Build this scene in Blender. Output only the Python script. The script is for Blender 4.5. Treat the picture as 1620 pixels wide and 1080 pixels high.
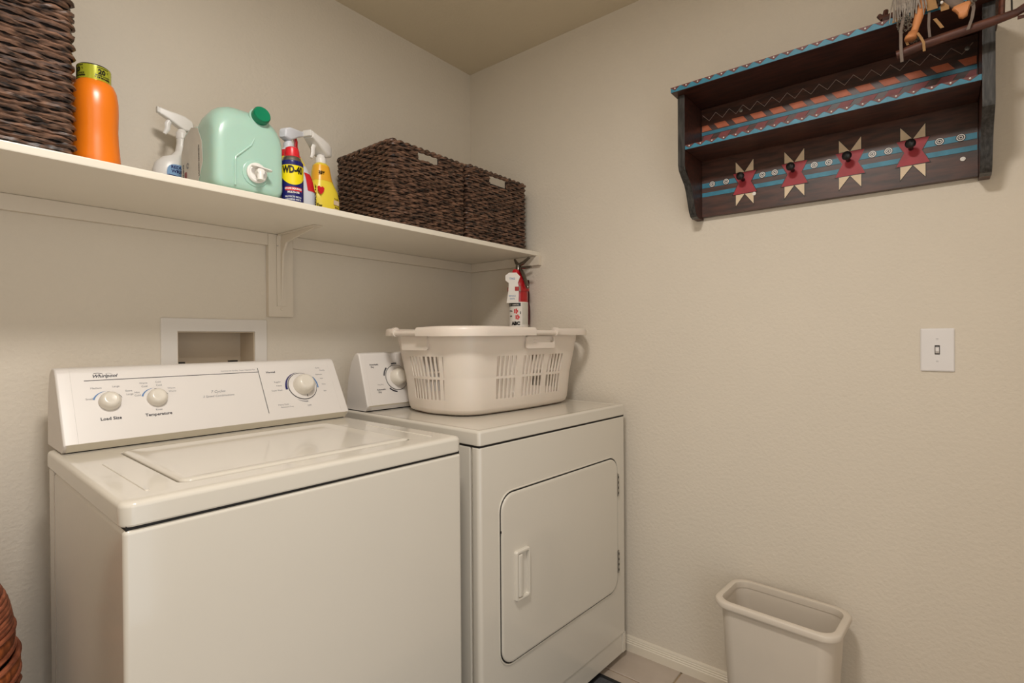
import bpy, bmesh, math, random
from mathutils import Matrix, Vector
random.seed(7)
for o in list(bpy.data.objects): bpy.data.objects.remove(o)
S = bpy.context.scene
COL = S.collection
PI = math.pi
# ------------------------------------------------------------------ camera
YAW, PITCH, ROLL, FPX = 0.68185, -0.00581, -0.00679, 828.9
fw = Vector((math.cos(YAW), math.sin(YAW), 0)); rt = Vector((math.sin(YAW), -math.cos(YAW), 0)); up = Vector((0, 0, 1))
f2 = fw*math.cos(PITCH)+up*math.sin(PITCH); u2 = -fw*math.sin(PITCH)+up*math.cos(PITCH)
r3 = rt*math.cos(ROLL)+u2*math.sin(ROLL); u3 = -rt*math.sin(ROLL)+u2*math.cos(ROLL)
cd = bpy.data.cameras.new('camera'); cam = bpy.data.objects.new('camera', cd); COL.objects.link(cam)
cd.sensor_width = 36; cd.lens = 36*FPX/1620; cd.clip_start = .02
m = Matrix((r3, u3, -f2)).transposed().to_4x4(); m.translation = Vector((-1.8215, -1.7256, 1.1867)); cam.matrix_world = m
S.camera = cam
# ------------------------------------------------------------------ light and exposure
S.view_settings.view_transform = 'Standard'; S.view_settings.look = 'None'; S.view_settings.gamma = 1
S.view_settings.use_curve_mapping = False
S.view_settings.exposure = 0.0
w = bpy.data.worlds.new('world'); S.world = w; w.use_nodes = True
w.node_tree.nodes['Background'].inputs[0].default_value = (.93, .97, 1.0, 1)
w.node_tree.nodes['Background'].inputs[1].default_value = 1.7
LAMP_XY = (-1.55, -1.36); LAMP_W = 22.5; LAMP_COL = (1.0, .95, .895)
pd = bpy.data.lights.new('fill_doorway_portal', 'AREA'); pd.shape = 'RECTANGLE'; pd.size = 1.15; pd.size_y = 2.05; pd.cycles.is_portal = True  # portal over the added doorway, guides world light in as fill
po = bpy.data.objects.new('fill_doorway_portal', pd); COL.objects.link(po); po.location = (-1.725, -2.36, 1.025); po.rotation_euler = (math.radians(90), 0, 0)

# ------------------------------------------------------------------ materials
def lin(c): return tuple(((v/255)/12.92 if v/255 <= .04045 else ((v/255+.055)/1.055)**2.4) for v in c)
MATS = {}
def M(name, rgb, rough=.5, metal=0, var=.04, vscale=6, bump=None, spec=.5, trans=0, sss=0, coat=0, alpha=None):
    if name in MATS: return MATS[name]
    mt = bpy.data.materials.new(name); mt.use_nodes = True; nt = mt.node_tree; N = nt.nodes; L = nt.links
    b = N['Principled BSDF']; c = lin(rgb)
    b.inputs['Roughness'].default_value = rough; b.inputs['Metallic'].default_value = metal
    b.inputs['Specular IOR Level'].default_value = spec
    b.inputs['Transmission Weight'].default_value = trans
    b.inputs['Coat Weight'].default_value = coat
    if sss: b.inputs['Subsurface Weight'].default_value = sss; b.inputs['Subsurface Scale'].default_value = .02
    tc = N.new('ShaderNodeTexCoord'); nz = N.new('ShaderNodeTexNoise'); nz.inputs['Scale'].default_value = vscale
    nz.inputs['Detail'].default_value = 3
    cr = N.new('ShaderNodeValToRGB')
    cr.color_ramp.elements[0].position = .3; cr.color_ramp.elements[1].position = .7
    cr.color_ramp.elements[0].color = (*[v*(1-var) for v in c], 1); cr.color_ramp.elements[1].color = (*[min(1, v*(1+var)) for v in c], 1)
    L.new(tc.outputs['Object'], nz.inputs['Vector']); L.new(nz.outputs['Fac'], cr.inputs['Fac']); L.new(cr.outputs['Color'], b.inputs['Base Color'])
    if bump:
        n2 = N.new('ShaderNodeTexNoise'); n2.inputs['Scale'].default_value = bump[0]; n2.inputs['Detail'].default_value = bump[3] if len(bump) > 3 else 2
        bp = N.new('ShaderNodeBump'); bp.inputs['Strength'].default_value = bump[1]; bp.inputs['Distance'].default_value = bump[2]
        L.new(tc.outputs['Object'], n2.inputs['Vector']); L.new(n2.outputs['Fac'], bp.inputs['Height']); L.new(bp.outputs['Normal'], b.inputs['Normal'])
    MATS[name] = mt
    return mt
def grain(name, c0, c1, rough, scale, bands=(1, 1, 1), bump=.2, coat=0):
    """two-tone streaky material (wood, wicker): noise stretched by the vector bands"""
    if name in MATS: return MATS[name]
    mt = bpy.data.materials.new(name); mt.use_nodes = True; nt = mt.node_tree; N = nt.nodes; L = nt.links
    b = N['Principled BSDF']; b.inputs['Roughness'].default_value = rough; b.inputs['Coat Weight'].default_value = coat; b.inputs['Coat Roughness'].default_value = .42
    tc = N.new('ShaderNodeTexCoord'); mp = N.new('ShaderNodeMapping'); mp.inputs['Scale'].default_value = bands
    nz = N.new('ShaderNodeTexNoise'); nz.inputs['Scale'].default_value = scale; nz.inputs['Detail'].default_value = 5
    cr = N.new('ShaderNodeValToRGB'); cr.color_ramp.elements[0].position = .36; cr.color_ramp.elements[1].position = .68
    cr.color_ramp.elements[0].color = (*lin(c0), 1); cr.color_ramp.elements[1].color = (*lin(c1), 1)
    bp = N.new('ShaderNodeBump'); bp.inputs['Strength'].default_value = bump; bp.inputs['Distance'].default_value = .002
    L.new(tc.outputs['Object'], mp.inputs['Vector']); L.new(mp.outputs['Vector'], nz.inputs['Vector'])
    L.new(nz.outputs['Fac'], cr.inputs['Fac']); L.new(cr.outputs['Color'], b.inputs['Base Color'])
    L.new(nz.outputs['Fac'], bp.inputs['Height']); L.new(bp.outputs['Normal'], b.inputs['Normal'])
    MATS[name] = mt
    return mt
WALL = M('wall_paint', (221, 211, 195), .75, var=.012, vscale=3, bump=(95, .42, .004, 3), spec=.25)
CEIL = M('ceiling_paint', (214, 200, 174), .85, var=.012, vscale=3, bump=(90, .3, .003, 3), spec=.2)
TRIM = M('trim_paint', (226, 216, 198), .4, var=.015)
SHELFM = M('shelf_paint', (230, 222, 206), .3, var=.015)
CLEAT = M('cleat_paint', (220, 209, 192), .45, var=.015)
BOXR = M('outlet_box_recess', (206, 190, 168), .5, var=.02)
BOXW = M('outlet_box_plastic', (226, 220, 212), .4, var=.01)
ENAM = M('enamel', (214, 207, 194), .15, var=.01, vscale=2, coat=.3)
ENAMS = M('enamel_side', (210, 202, 189), .13, var=.015, vscale=2, bump=(160, .05, .001))
PLAS = M('console_plastic', (225, 219, 213), .38, var=.008)
KNOB = M('knob_plastic', (224, 217, 204), .22, var=.01)
LIP = M('console_lip', (214, 205, 186), .3, var=.01)
DARK = M('dark_gap', (18, 14, 12), .7)
INK = M('ink_black', (42, 42, 52), .6)
INKG = M('ink_grey', (138, 138, 142), .6)
NAVY = M('ink_navy', (24, 20, 92), .5)
BLUEI = M('ink_blue', (88, 128, 176), .5)
BPL = M('laundry_basket_plastic', (222, 210, 197), .35, var=.015, sss=.05)
CAN = M('waste_bin_plastic', (214, 203, 188), .42, var=.03, vscale=5)
SWP = M('switch_plastic', (232, 228, 226), .35, var=.008)
STEEL = M('steel', (170, 168, 164), .3, metal=1)
CHROME = M('chrome', (128, 124, 118), .2, metal=1)
BLK = M('black_paint', (22, 20, 20), .3, var=.2, vscale=30)
WICK = grain('dark_wicker', (28, 20, 17), (132, 98, 78), .42, 48, (1, 1, 3.2), .5)
GLAREB = grain('black_paint_glare', (18, 17, 17), (64, 62, 60), .32, 30, (5, 5, .7), .15, coat=.3)  # paler streaks in the black stand in for glare on the rack edges
WICKD = M('wicker_lining', (34, 25, 20), .8)
WOOD = grain('dark_wood', (48, 26, 18), (84, 47, 34), .42, 14, (6, 1, 6), .08, coat=.2)
STICK = grain('red_brown_wood', (62, 32, 24), (104, 58, 42), .5, 20, (4, 1, 4), .3)
TEAL = M('teal_paint', (52, 126, 150), .45, var=.18, vscale=40)
ORNG = M('orange_paint', (196, 104, 66), .5, var=.14, vscale=40)
PINKP = M('rose_paint', (142, 66, 66), .5, var=.16, vscale=40)
REDP = M('red_paint', (160, 40, 50), .5, var=.12, vscale=40)
CREAM = M('cream_paint', (224, 200, 168), .55, var=.06, vscale=40)
WHT = M('white_paint', (236, 230, 222), .5)
LINE = M('line_paint', (186, 164, 152), .5)
TRI = M('brown_rose_paint', (104, 56, 52), .5, var=.14, vscale=40)
GREEN = M('green_jug', (184, 220, 203), .28, var=.03, trans=.18, sss=.15)
GCAP = M('green_cap', (0, 122, 84), .3)
LBL = M('label_clear', (208, 204, 192), .3, var=.05, vscale=30)
WPL = M('white_plastic', (236, 232, 226), .32, var=.01)
GPL = M('grey_white_plastic', (214, 216, 222), .35, var=.01)
ORANGE = M('orange_plastic', (226, 118, 22), .28, var=.02)
LIME = M('lime_label', (176, 178, 52), .2, var=.04, metal=.25)
RED = M('red_plastic', (212, 34, 44), .32)
REDX = M('red_enamel', (176, 16, 26), .22, coat=.3)
REDD = M('red_dark', (72, 12, 14), .5)
WNAVY = M('can_navy', (26, 28, 98), .25)
WYEL = M('can_yellow', (236, 214, 16), .3)
YEL = M('yellow_plastic', (240, 214, 66), .28, var=.03)
YOR = M('amber_label', (240, 176, 48), .3)
SKYB = M('pale_blue_label', (140, 176, 214), .35)
CLAY = M('clay', (212, 140, 88), .55, var=.06, vscale=30)
SUEDE = M('tan_suede', (168, 128, 84), .9, var=.12, vscale=60)
GREYS = M('grey_suede', (122, 108, 98), .9, var=.14, vscale=60)
HAIR = M('grey_fibre', (160, 150, 140), .6, var=.2, vscale=90)
BEAD = M('bead_silver', (150, 142, 130), .25, metal=.5, var=.3, vscale=200)
RATT = grain('terracotta_rattan', (106, 52, 32), (176, 102, 70), .4, 30, (1, 1, 3), .3)
RATW = grain('rattan_wrap', (104, 48, 20), (182, 100, 50), .35, 60, (1, 1, .25), .4)
TILE = grain('ceramic_tile', (172, 157, 142), (190, 176, 162), .3, 6, (1, 1, 1), .05)
GROUT = M('grout', (166, 144, 116), .9, var=.06, vscale=40)
MAT = M('floor_mat', (72, 73, 76), .9, var=.15, vscale=120, bump=(300, .5, .002))
MATB = M('floor_mat_border', (24, 24, 26), .8)
LAMPG = None

# ------------------------------------------------------------------ geometry helpers
def rrect(x0, x1, y0, y1, r, n=5):
    pts = []
    for cx, cy, a0 in ((x1-r, y1-r, 0), (x0+r, y1-r, 90), (x0+r, y0+r, 180), (x1-r, y0+r, 270)):
        for i in range(n+1):
            a = math.radians(a0+90*i/n); pts.append((cx+r*math.cos(a), cy+r*math.sin(a)))
    return pts
class G:
    def __init__(s): s.v = []; s.f = []; s.m = Matrix.Identity(4)
    def add(s, vs, fs):
        b = len(s.v); s.v += [s.m @ Vector(p) for p in vs]; s.f += [tuple(b+i for i in f) for f in fs]; return s
    def box(s, x0, x1, y0, y1, z0, z1):
        return s.add([(x0,y0,z0),(x1,y0,z0),(x1,y1,z0),(x0,y1,z0),(x0,y0,z1),(x1,y0,z1),(x1,y1,z1),(x0,y1,z1)],
                     [(0,3,2,1),(4,5,6,7),(0,1,5,4),(1,2,6,5),(2,3,7,6),(3,0,4,7)])
    def loft(s, loops, cap0=True, cap1=True, ring=False):
        n = len(loops[0]); vs = [p for l in loops for p in l]; fs = []
        R = len(loops)
        for i in range(R if ring else R-1):
            a = i*n; b = ((i+1) % R)*n
            for j in range(n):
                k = (j+1) % n; fs.append((a+j, a+k, b+k, b+j))
        if not ring:
            if cap0: fs.append(tuple(range(n))[::-1])
            if cap1: fs.append(tuple((R-1)*n+j for j in range(n)))
        return s.add(vs, fs)
    def tube(s, pts, r, n=8, closed=False, flat=1.0):
        P = [Vector(p) for p in pts]; k = len(P); rs = r if isinstance(r, (list, tuple)) else [r]*k
        loops = []; prev = None
        for i in range(k):
            t = (P[(i+1) % k]-P[i-1]) if closed else (P[min(i+1, k-1)]-P[max(i-1, 0)])
            t.normalize()
            if prev is None:
                ref = Vector((0,0,1)) if abs(t.z) < .9 else Vector((1,0,0)); prev = t.cross(ref).normalized()
            a = (prev - t*prev.dot(t)).normalized(); b = t.cross(a); prev = a
            loops.append([P[i]+a*rs[i]*flat*math.cos(2*PI*j/n)+b*rs[i]*math.sin(2*PI*j/n) for j in range(n)])
        return s.loft(loops, ring=closed)
    def lathe(s, prof, n=24, c=(0, 0)):
        return s.loft([[(c[0]+r*math.cos(2*PI*j/n), c[1]+r*math.sin(2*PI*j/n), z) for j in range(n)] for r, z in prof])
    def prism(s, poly, a, b, axis='y'):
        mp = {'y': lambda p, h: (p[0], h, p[1]), 'x': lambda p, h: (h, p[0], p[1]), 'z': lambda p, h: (p[0], p[1], h)}[axis]
        return s.loft([[mp(p, a) for p in poly], [mp(p, b) for p in poly]])
    def text(s, body, size, x=0, y=0, align='CENTER', bold=0, R=None, sx=1.0, shear=0):
        c = bpy.data.curves.new('t', 'FONT'); c.body = body; c.size = size; c.align_x = align; c.offset = bold*size; c.resolution_u = 2; c.shear = shear
        o = bpy.data.objects.new('t', c); me = o.to_mesh()
        vs = [(v.co.x*sx+x, v.co.y+y, 0) for v in me.vertices]; fs = [tuple(p.vertices) for p in me.polygons]
        o.to_mesh_clear(); bpy.data.objects.remove(o); bpy.data.curves.remove(c)
        if R: vs = [(R*math.sin(p[0]/R), -R*math.cos(p[0]/R), p[1]) for p in vs]
        return s.add(vs, fs)
    def patch(s, R, a0, a1, lo, hi, n=16, c=(0, 0), rad=None):
        """curved label on a cylinder; lo/hi are functions of 0..1"""
        vs = []; fs = []
        for i in range(n+1):
            t = i/n; a = a0+(a1-a0)*t
            for z in (lo(t), hi(t)):
                r = rad(z) if rad else R
                vs.append((c[0]+r*math.sin(a), c[1]-r*math.cos(a), z))
        for i in range(n): fs.append((2*i, 2*i+2, 2*i+3, 2*i+1))
        return s.add(vs, fs)
    def arc(s, r0, r1, a0, a1, n=24, cx=0, cy=0, z=0, taper=False):
        vs = []; fs = []
        for i in range(n+1):
            t = i/n; a = math.radians(a0+(a1-a0)*t); ro = r0+(r1-r0)*((1-t) if taper else 1)
            vs += [(cx+r0*math.cos(a), cy+r0*math.sin(a), z), (cx+ro*math.cos(a), cy+ro*math.sin(a), z)]
        for i in range(n): fs.append((2*i, 2*i+1, 2*i+3, 2*i+2))
        return s.add(vs, fs)
    def build(s, name, mat, parent=None, bevel=0, seg=2, smooth=38, world=False, sub=0, recalc=True):
        bm = bmesh.new()
        vs = [bm.verts.new(p) for p in s.v]
        for f in s.f:
            try: bm.faces.new([vs[i] for i in f])
            except ValueError: pass
        if recalc: bmesh.ops.recalc_face_normals(bm, faces=bm.faces[:])
        if bevel:
            es = [e for e in bm.edges if len(e.link_faces) == 2 and e.calc_face_angle(0) > .5]
            bmesh.ops.bevel(bm, geom=es, offset=bevel, segments=seg, affect='EDGES', profile=.5, clamp_overlap=True)
        if world and parent is not None: bm.transform(parent_matrix(parent).inverted())
        if smooth:
            lim = math.radians(smooth)
            for f in bm.faces: f.smooth = True
            for e in bm.edges: e.smooth = len(e.link_faces) == 2 and e.calc_face_angle(0) < lim
        me = bpy.data.meshes.new(name); bm.to_mesh(me); bm.free(); me.materials.append(mat)
        o = bpy.data.objects.new(name, me); COL.objects.link(o)
        if parent is not None: o.parent = parent
        if 0 < smooth < 60 and len(me.polygons) < 4000:
            wn = o.modifiers.new('weighted_normal', 'WEIGHTED_NORMAL'); wn.mode = 'FACE_AREA'; wn.weight = 80; wn.keep_sharp = True
        if sub:
            md = o.modifiers.new('subdivision', 'SUBSURF'); md.levels = sub; md.render_levels = sub
        return o
def parent_matrix(o):
    mt = Matrix.Translation(o.location) @ o.rotation_euler.to_matrix().to_4x4()
    return parent_matrix(o.parent) @ mt if o.parent else mt
def thing(name, label, cat, loc=(0, 0, 0), rotz=0, group=None):
    o = bpy.data.objects.new(name, None); COL.objects.link(o); o.empty_display_size = .05
    o.location = loc; o.rotation_euler = (0, 0, rotz); o['label'] = label; o['category'] = cat
    if group: o['group'] = group
    return o
def tag(o, label, cat, group=None):
    o['label'] = label; o['category'] = cat
    if group: o['group'] = group
    return o
def struct(o, label=None):
    o['kind'] = 'structure'
    if label: o['label'] = label
    return o
def frame(o, x, y, z): return Matrix((x, y, z)).transposed().to_4x4() if o is None else Matrix.Translation(Vector(o)) @ Matrix((Vector(x), Vector(y), Vector(z))).transposed().to_4x4()

# ================================================================== the setting
H = 2.44; XL = -2.35; YF = -2.35
hx0, hx1, hz0, hz1 = -1.251, -1.026, 1.05, 1.215          # outlet box opening in the back wall
g = G()
g.box(XL-.1, hx0, 0, .12, 0, H); g.box(hx1, .1, 0, .12, 0, H); g.box(hx0, hx1, 0, .12, 0, hz0); g.box(hx0, hx1, 0, .12, hz1, H); g.box(hx0, hx1, .1, .12, hz0, hz1)
wb = struct(g.build('wall_back', WALL, smooth=0), 'cream textured wall behind the washer and the long shelf')
struct(G().box(0, .12, YF-.1, 0, 0, H).build('wall_right', WALL, smooth=0), 'cream textured wall carrying the painted rack and light switch')
struct(G().box(XL-.1, XL, YF-.1, 0, 0, H).build('wall_left', WALL, smooth=0), 'cream wall beyond the rattan hamper')
g = G(); g.box(XL, -2.30, YF-.1, YF, 0, H); g.box(-1.15, 0, YF-.1, YF, 0, H); g.box(-2.30, -1.15, YF-.1, YF, 2.05, H)  # unseen doorway opened in this wall to let fill light in
struct(g.build('wall_front', WALL, smooth=0), 'cream wall with an open doorway added behind the viewer for fill light')
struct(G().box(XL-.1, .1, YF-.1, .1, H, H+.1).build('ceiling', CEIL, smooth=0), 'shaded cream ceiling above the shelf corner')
fl = struct(G().box(XL-.1, .1, YF-.1, .1, -.06, -.004).build('floor', GROUT, smooth=0), 'tiled floor with tan grout between beige ceramic tiles')
T = .334; xj = [-.155-T*k for k in range(-1, 8)]; yj = [-1.02+T*k for k in range(-6, 5)]
for i in range(len(xj)-1):
    for j in range(len(yj)-1):
        x0, x1 = max(xj[i+1]+.003, XL), min(xj[i]-.003, 0); y0, y1 = max(yj[j]+.003, YF), min(yj[j+1]-.003, 0)
        if x1-x0 < .02 or y1-y0 < .02: continue
        G().box(x0, x1, y0, y1, -.012, 0).build('tile', TILE, fl, bevel=.0015, seg=1)
bbp = [(0, 0), (-.013, 0), (-.013, .029), (-.0105, .032), (-.0105, .036), (-.008, .0385), (-.008, .0425), (-.006, .045), (-.006, .050), (-.002, .0555), (0, .0555)]
struct(G().prism(bbp, YF, -.002, 'y').build('baseboard_right', TRIM), 'white ribbed baseboard along the wall beside the dryer')
struct(G().prism([(b-.0, c) for b, c in bbp], XL, 0, 'x').build('baseboard_back', TRIM), 'white ribbed baseboard behind the washer')
# trim of the added fill-light doorway
g = G(); g.box(-2.345, -2.30, YF+.0005, YF+.013, 0, 2.11); g.box(-1.15, -1.09, YF+.0005, YF+.013, 0, 2.11); g.box(-2.30, -1.15, YF+.0005, YF+.013, 2.05, 2.11)
struct(g.build('trim_1', TRIM, bevel=.003), 'white casing around the added fill-light doorway behind the viewer')

# ceiling lamp (out of frame, lights the room)
lx, ly = LAMP_XY
lt = thing('ceiling_lamp', 'round flush ceiling lamp above the middle of the room', 'lamp', (lx, ly, H))
G().lathe([(.0, 0), (.17, 0), (.175, -.012), (.165, -.03), (0, -.03)], 32).build('lamp_base', STEEL, lt)
ld = bpy.data.lights.new('ceiling_bulb', 'AREA'); ld.shape = 'DISK'; ld.size = .30; ld.energy = LAMP_W; ld.color = LAMP_COL
lo = bpy.data.objects.new('ceiling_bulb', ld); COL.objects.link(lo); lo.parent = lt; lo.location = (0, 0, -.035)

# ================================================================== washer
def vloop(pts, z): return [(p[0], p[1], z) for p in pts]
W_ = thing('washing_machine', 'white top-loading washer with slanted control console and three knobs', 'washer', (-1.5829, -.7708, 0), -.0275)
WW = .712
g = G(); g.box(.004, WW-.004, .004, .56, .03, .8985)
body = g.build('body', ENAMS, W_, bevel=.009, seg=3)
G().box(.0035, WW-.0035, .0015, .02, .032, .898).build('front_panel', ENAM, W_, bevel=.008, seg=3)
G().box(.004, WW-.004, .5615, .615, .03, .8985).build('rear_panel', ENAMS, W_, bevel=.002)
G().box(.0075, WW-.0075, .0055, .60, .88, .915).build('gap', DARK, W_)
for a in (.05, WW-.05):
    for b in (.06, .55): G().lathe([(.0, 0), (.022, 0), (.022, .012), (.012, .016), (.012, .032), (0, .032)], 12, (a, b)).build('foot', BLK, W_)
# top panel with opening for the lid
O = (0, WW, 0, .625); I = (.100, .603, .064, .457)
def ins(R, k): return (R[0]+k, R[1]-k, R[2]+k, R[3]-k)
N5 = 6
def L5(R, r, z): return vloop(rrect(*R, r, N5), z)
g = G(); g.loft([L5(ins(O, .002), .018, .9025), L5(O, .02, .906), L5(O, .02, .931), L5(ins(O, .0012), .0195, .9355), L5(ins(O, .004), .018, .9385), L5(ins(O, .009), .016, .9403), L5(ins(O, .018), .012, .941),
                 L5(ins(I, -.006), .026, .941), L5(ins(I, -.001), .021, .9395), L5(I, .02, .936), L5(I, .02, .9025)], ring=True)
g.build('top_panel', ENAM, W_)
J = ins(I, .0022)
g = G(); g.loft([L5(J, .018, .920), L5(J, .018, .939), L5(ins(J, .002), .017, .9425), L5(ins(J, .007), .014, .9445), L5(ins(J, .014), .012, .9445), L5(ins(J, .022), .01, .9425), L5(ins(J, .045), .01, .9405)])
lid = g.build('lid', ENAM, W_)
G().box(.10, .602, .066, .455, .9035, .918).build('lid_gap', DARK, W_)
for x in (.049, .658):
    g = G(); g.loft([L5((x-.004, x+.004, .055, .34), .0039, .9405), L5((x-.003, x+.003, .056, .339), .0029, .9425)]); g.build('ridge', ENAM, W_)
# console
def console(parent, prof, s0, s1, cap, F0, F1, right_cap=True):
    lens = math.hypot(F1[0]-F0[0], F1[1]-F0[1])
    G().prism(prof, s0+cap+.00015, s1-cap-.00015, 'x').build('console_face', PLAS, parent, smooth=30)
    my = sum(p[0] for p in prof)/len(prof); mz = sum(p[1] for p in prof)/len(prof)
    shr = lambda k: [(p[0]-math.copysign(min(k, abs(p[0]-my)), p[0]-my), p[1]-(k if p[1] > mz else 0)) for p in prof]
    for a, b in ((s0, s0+cap), (s1, s1-cap)):
        sg = 1 if b > a else -1
        G().loft([[(x, p[0], p[1]) for p in pr] for x, pr in ((b, prof), (a+sg*.0045, prof), (a+sg*.0018, shr(.0011)), (a+sg*.0004, shr(.0028)), (a, shr(.0045)))]).build('console_end', PLAS, parent, smooth=50)
    # lower lip under the face
    p = [(F0[0]-.0008, F0[1]-.0005), (F0[0]+.0145, .9435), (F0[0]+.03, .9435), (F0[0]+.03, F0[1])]
    G().prism(p, s0+.006, s1-.006, 'x').build('console_lip', LIP, parent)
    G().box(s0+.01, s1-.01, F0[0]+.018, F0[0]+.15, .940, .9442).build('console_gap', DARK, parent)
    t = Vector((0, (F1[0]-F0[0])/lens, (F1[1]-F0[1])/lens)); e = Vector((1, 0, 0)); n = e.cross(t)
    def fr(s, h, lift=.0): return frame(Vector((0, F0[0], F0[1]))+e*s+t*h+n*lift, e, t, n)
    return fr
F0, F1 = (.505, .962), (.592, 1.112)
prof = [(.521, .9435), (.508, .957), F0, F1, (.599, 1.1205), (.611, 1.125), (.640, 1.1245), (.662, 1.112), (.679, 1.075), (.688, 1.01), (.690, .9435)]
fr = console(W_, prof, .012, .705, .026, F0, F1)
def txt(parent, fr, items, mat, name='lettering'):
    for body, s, h, size, kw in items:
        g = G(); g.m = fr(s, h, .0006); g.text(body, size, **kw); g.build(name, mat, parent, smooth=0)
def knob(parent, mtx, r, h, mat=KNOB, name='knob'):
    g = G(); g.m = mtx
    g.lathe([(0, 0), (r*1.0, 0), (r*1.02, h*.12), (r*.97, h*.55), (r*.86, h*.8), (r*.72, h*.93), (r*.6, h*.99), (r*.45, h*.97), (0, h*.955)], 32)
    return g.build(name, mat, parent, smooth=50)
C0 = dict(); LFT = dict(align='LEFT')
def line(parent, fr, pts, wd, mat, name='printed_line'):
    g = G()
    for (a, b), (c, d) in pts:
        L = math.hypot(c-a, d-b); nx, ny = -(d-b)/L*wd/2, (c-a)/L*wd/2
        g.m = fr(0, 0, .0005); g.add([(a+nx, b+ny, 0), (a-nx, b-ny, 0), (c-nx, d-ny, 0), (c+nx, d+ny, 0)], [(0, 1, 2, 3)])
    return g.build(name, mat, parent, smooth=0)
line(W_, fr, [((.062, .1535), (.459, .1535)), ((.4585, .166), (.4585, .022))], .0016, INK)
txt(W_, fr, [('Whirlpool', .101, .1605, .0115, dict(shear=.35, bold=.02))], INK)
g = G(); g.m = fr(.101, .165, .0006); g.tube([(-.02, .0065, 0), (-.012, .0075, 0), (-.003, .0055, 0)], .0004, 4); g.arc(.010, .0104, 30, 120, 16, .008, -.004); g.build('logo_swash', INK, W_)
txt(W_, fr, [('Load Size', .102, .050, .0105, dict(bold=.02)), ('Temperature', .197, .0495, .0105, dict(bold=.02)), ('Normal', .493, .1475, .0085, dict(bold=.02))], INK)
small = [('Small', .067, .104, .0065, C0), ('Medium', .082, .131, .0065, C0), ('Large', .120, .133, .0065, C0), ('Extra', .144, .119, .0065, C0), ('Large', .145, .110, .0065, C0),
         ('Hot', .160, .113, .0065, C0), ('Cold', .160, .105, .0065, C0), ('Warm', .176, .137, .0065, C0), ('Cold', .177, .128, .0065, C0), ('Cold', .207, .138, .0065, C0), ('Cold', .208, .129, .0065, C0),
         ('Warm', .234, .119, .0065, C0), ('Warm', .235, .110, .0065, C0), ('Rinse', .199, .063, .0065, C0), ('Regular', .505, .115, .0065, C0), ('Heavy', .507, .103, .0065, C0), ('Super Wash', .498, .088, .0065, C0),
         ('Knits', .642, .155, .0065, C0), ('Gentle', .655, .146, .0065, C0), ('Delicate', .640, .132, .0065, C0), ('Soak', .645, .118, .0055, C0), ('Rinse', .647, .098, .0055, C0), ('Spin', .645, .075, .0055, C0),
         ('Heavy Duty', .505, .042, .0065, C0), ('Permanent Press', .515, .034, .0055, C0), ('OFF', .582, .031, .0075, C0)]
txt(W_, fr, small, INKG, 'fine_print')
txt(W_, fr, [('7 Cycles', .340, .098, .0105, dict(shear=.3)), ('2 Speed Combinations', .340, .086, .0085, dict(shear=.3)), ('Commercial Quality  Super Capacity Plus', .405, .160, .0055, C0)], INKG, 'fine_print')
for s, h in ((.104, .0955), (.199, .0955)):
    k = knob(W_, fr(s, h, .0003), .0215, .021)
    g = G(); g.m = fr(s, h, .0005); g.arc(.0285, .0325, 165, 95, 16, taper=True); g.build('dial_arc', BLUEI, W_, smooth=0)
    g = G(); g.m = fr(s, h, .0005); g.arc(.026, .0268, 20, 95, 16); g.build('dial_arc', INK, W_, smooth=0)
# main timer dial
ds, dh = .577, .098
g = G(); g.m = fr(ds, dh, .0004); g.lathe([(0, 0), (.0425, 0), (.0425, .002), (.041, .003), (0, .003)], 40); skirt = g.build('dial_skirt', PLAS, W_)
g = G(); g.m = fr(ds, dh, .0006); g.arc(.0425, .0445, 0, 360, 48); g.build('dial_ring', INK, W_, smooth=0)
g = G(); g.m = fr(ds, dh, .0008); g.arc(.0465, .0535, 188, 95, 24, taper=True); g.build('dial_arc', NAVY, W_, smooth=0)
g = G(); g.m = fr(ds, dh, .0008); g.arc(.0465, .0505, 350, 395, 20); g.build('dial_arc', BLUEI, W_, smooth=0)
g = G(); g.m = fr(ds, dh, .0008); g.arc(.049, .053, 275, 235, 20, taper=True); g.build('dial_arc', INKG, W_, smooth=0)
knob(W_, fr(ds, dh, .003), .030, .034)
g = G(); g.m = fr(ds+.006, dh-.033, .0036); g.add([(-.001, -.004, 0), (.001, -.004, 0), (.001, .004, 0), (-.001, .004, 0)], [(0, 1, 2, 3)]); g.build('dial_pointer', INK, W_, smooth=0)

# ================================================================== dryer
D_ = thing('clothes_dryer', 'white front-loading dryer with square hinged door under the laundry basket', 'dryer', (-.8073, -.7882, 0), -.0501)
DW = .755
G().box(.0015, DW-.0015, .037, .70, .025, .8965).build('body', ENAM, D_, bevel=.004)
g = G(); g.loft([vloop(rrect(0, DW, 0, .0355, .0125, 5), .1005), vloop(rrect(0, DW, 0, .0355, .0125, 5), .893), vloop(rrect(.002, DW-.002, .002, .0345, .011, 5), .8960)]); g.build('front_panel', ENAM, D_)
g = G(); g.box(DW-.022, DW, 0.001, .034, .025, .0985); g.build('corner_post', ENAM, D_, bevel=.003)
G().box(.0, .012, .001, .034, .025, .0985).build('corner_post', ENAM, D_, bevel=.003)
G().box(.013, DW-.023, .003, .034, .025, .0975).build('toe_panel', ENAM, D_, bevel=.002)
G().box(.0035, DW-.0035, .0035, .69, .8962, .915).build('gap', DARK, D_)
G().box(.012, DW-.012, .014, .03, .03, .105).build('toe_gap', DARK, D_)
for a in (.05, DW-.05):
    for b in (.07, .63): G().lathe([(0, 0), (.02, 0), (.02, .01), (.01, .014), (.01, .03), (0, .03)], 12, (a, b)).build('foot', BLK, D_)
DT = (-.001, DW-.003, -.001, .715)
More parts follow.
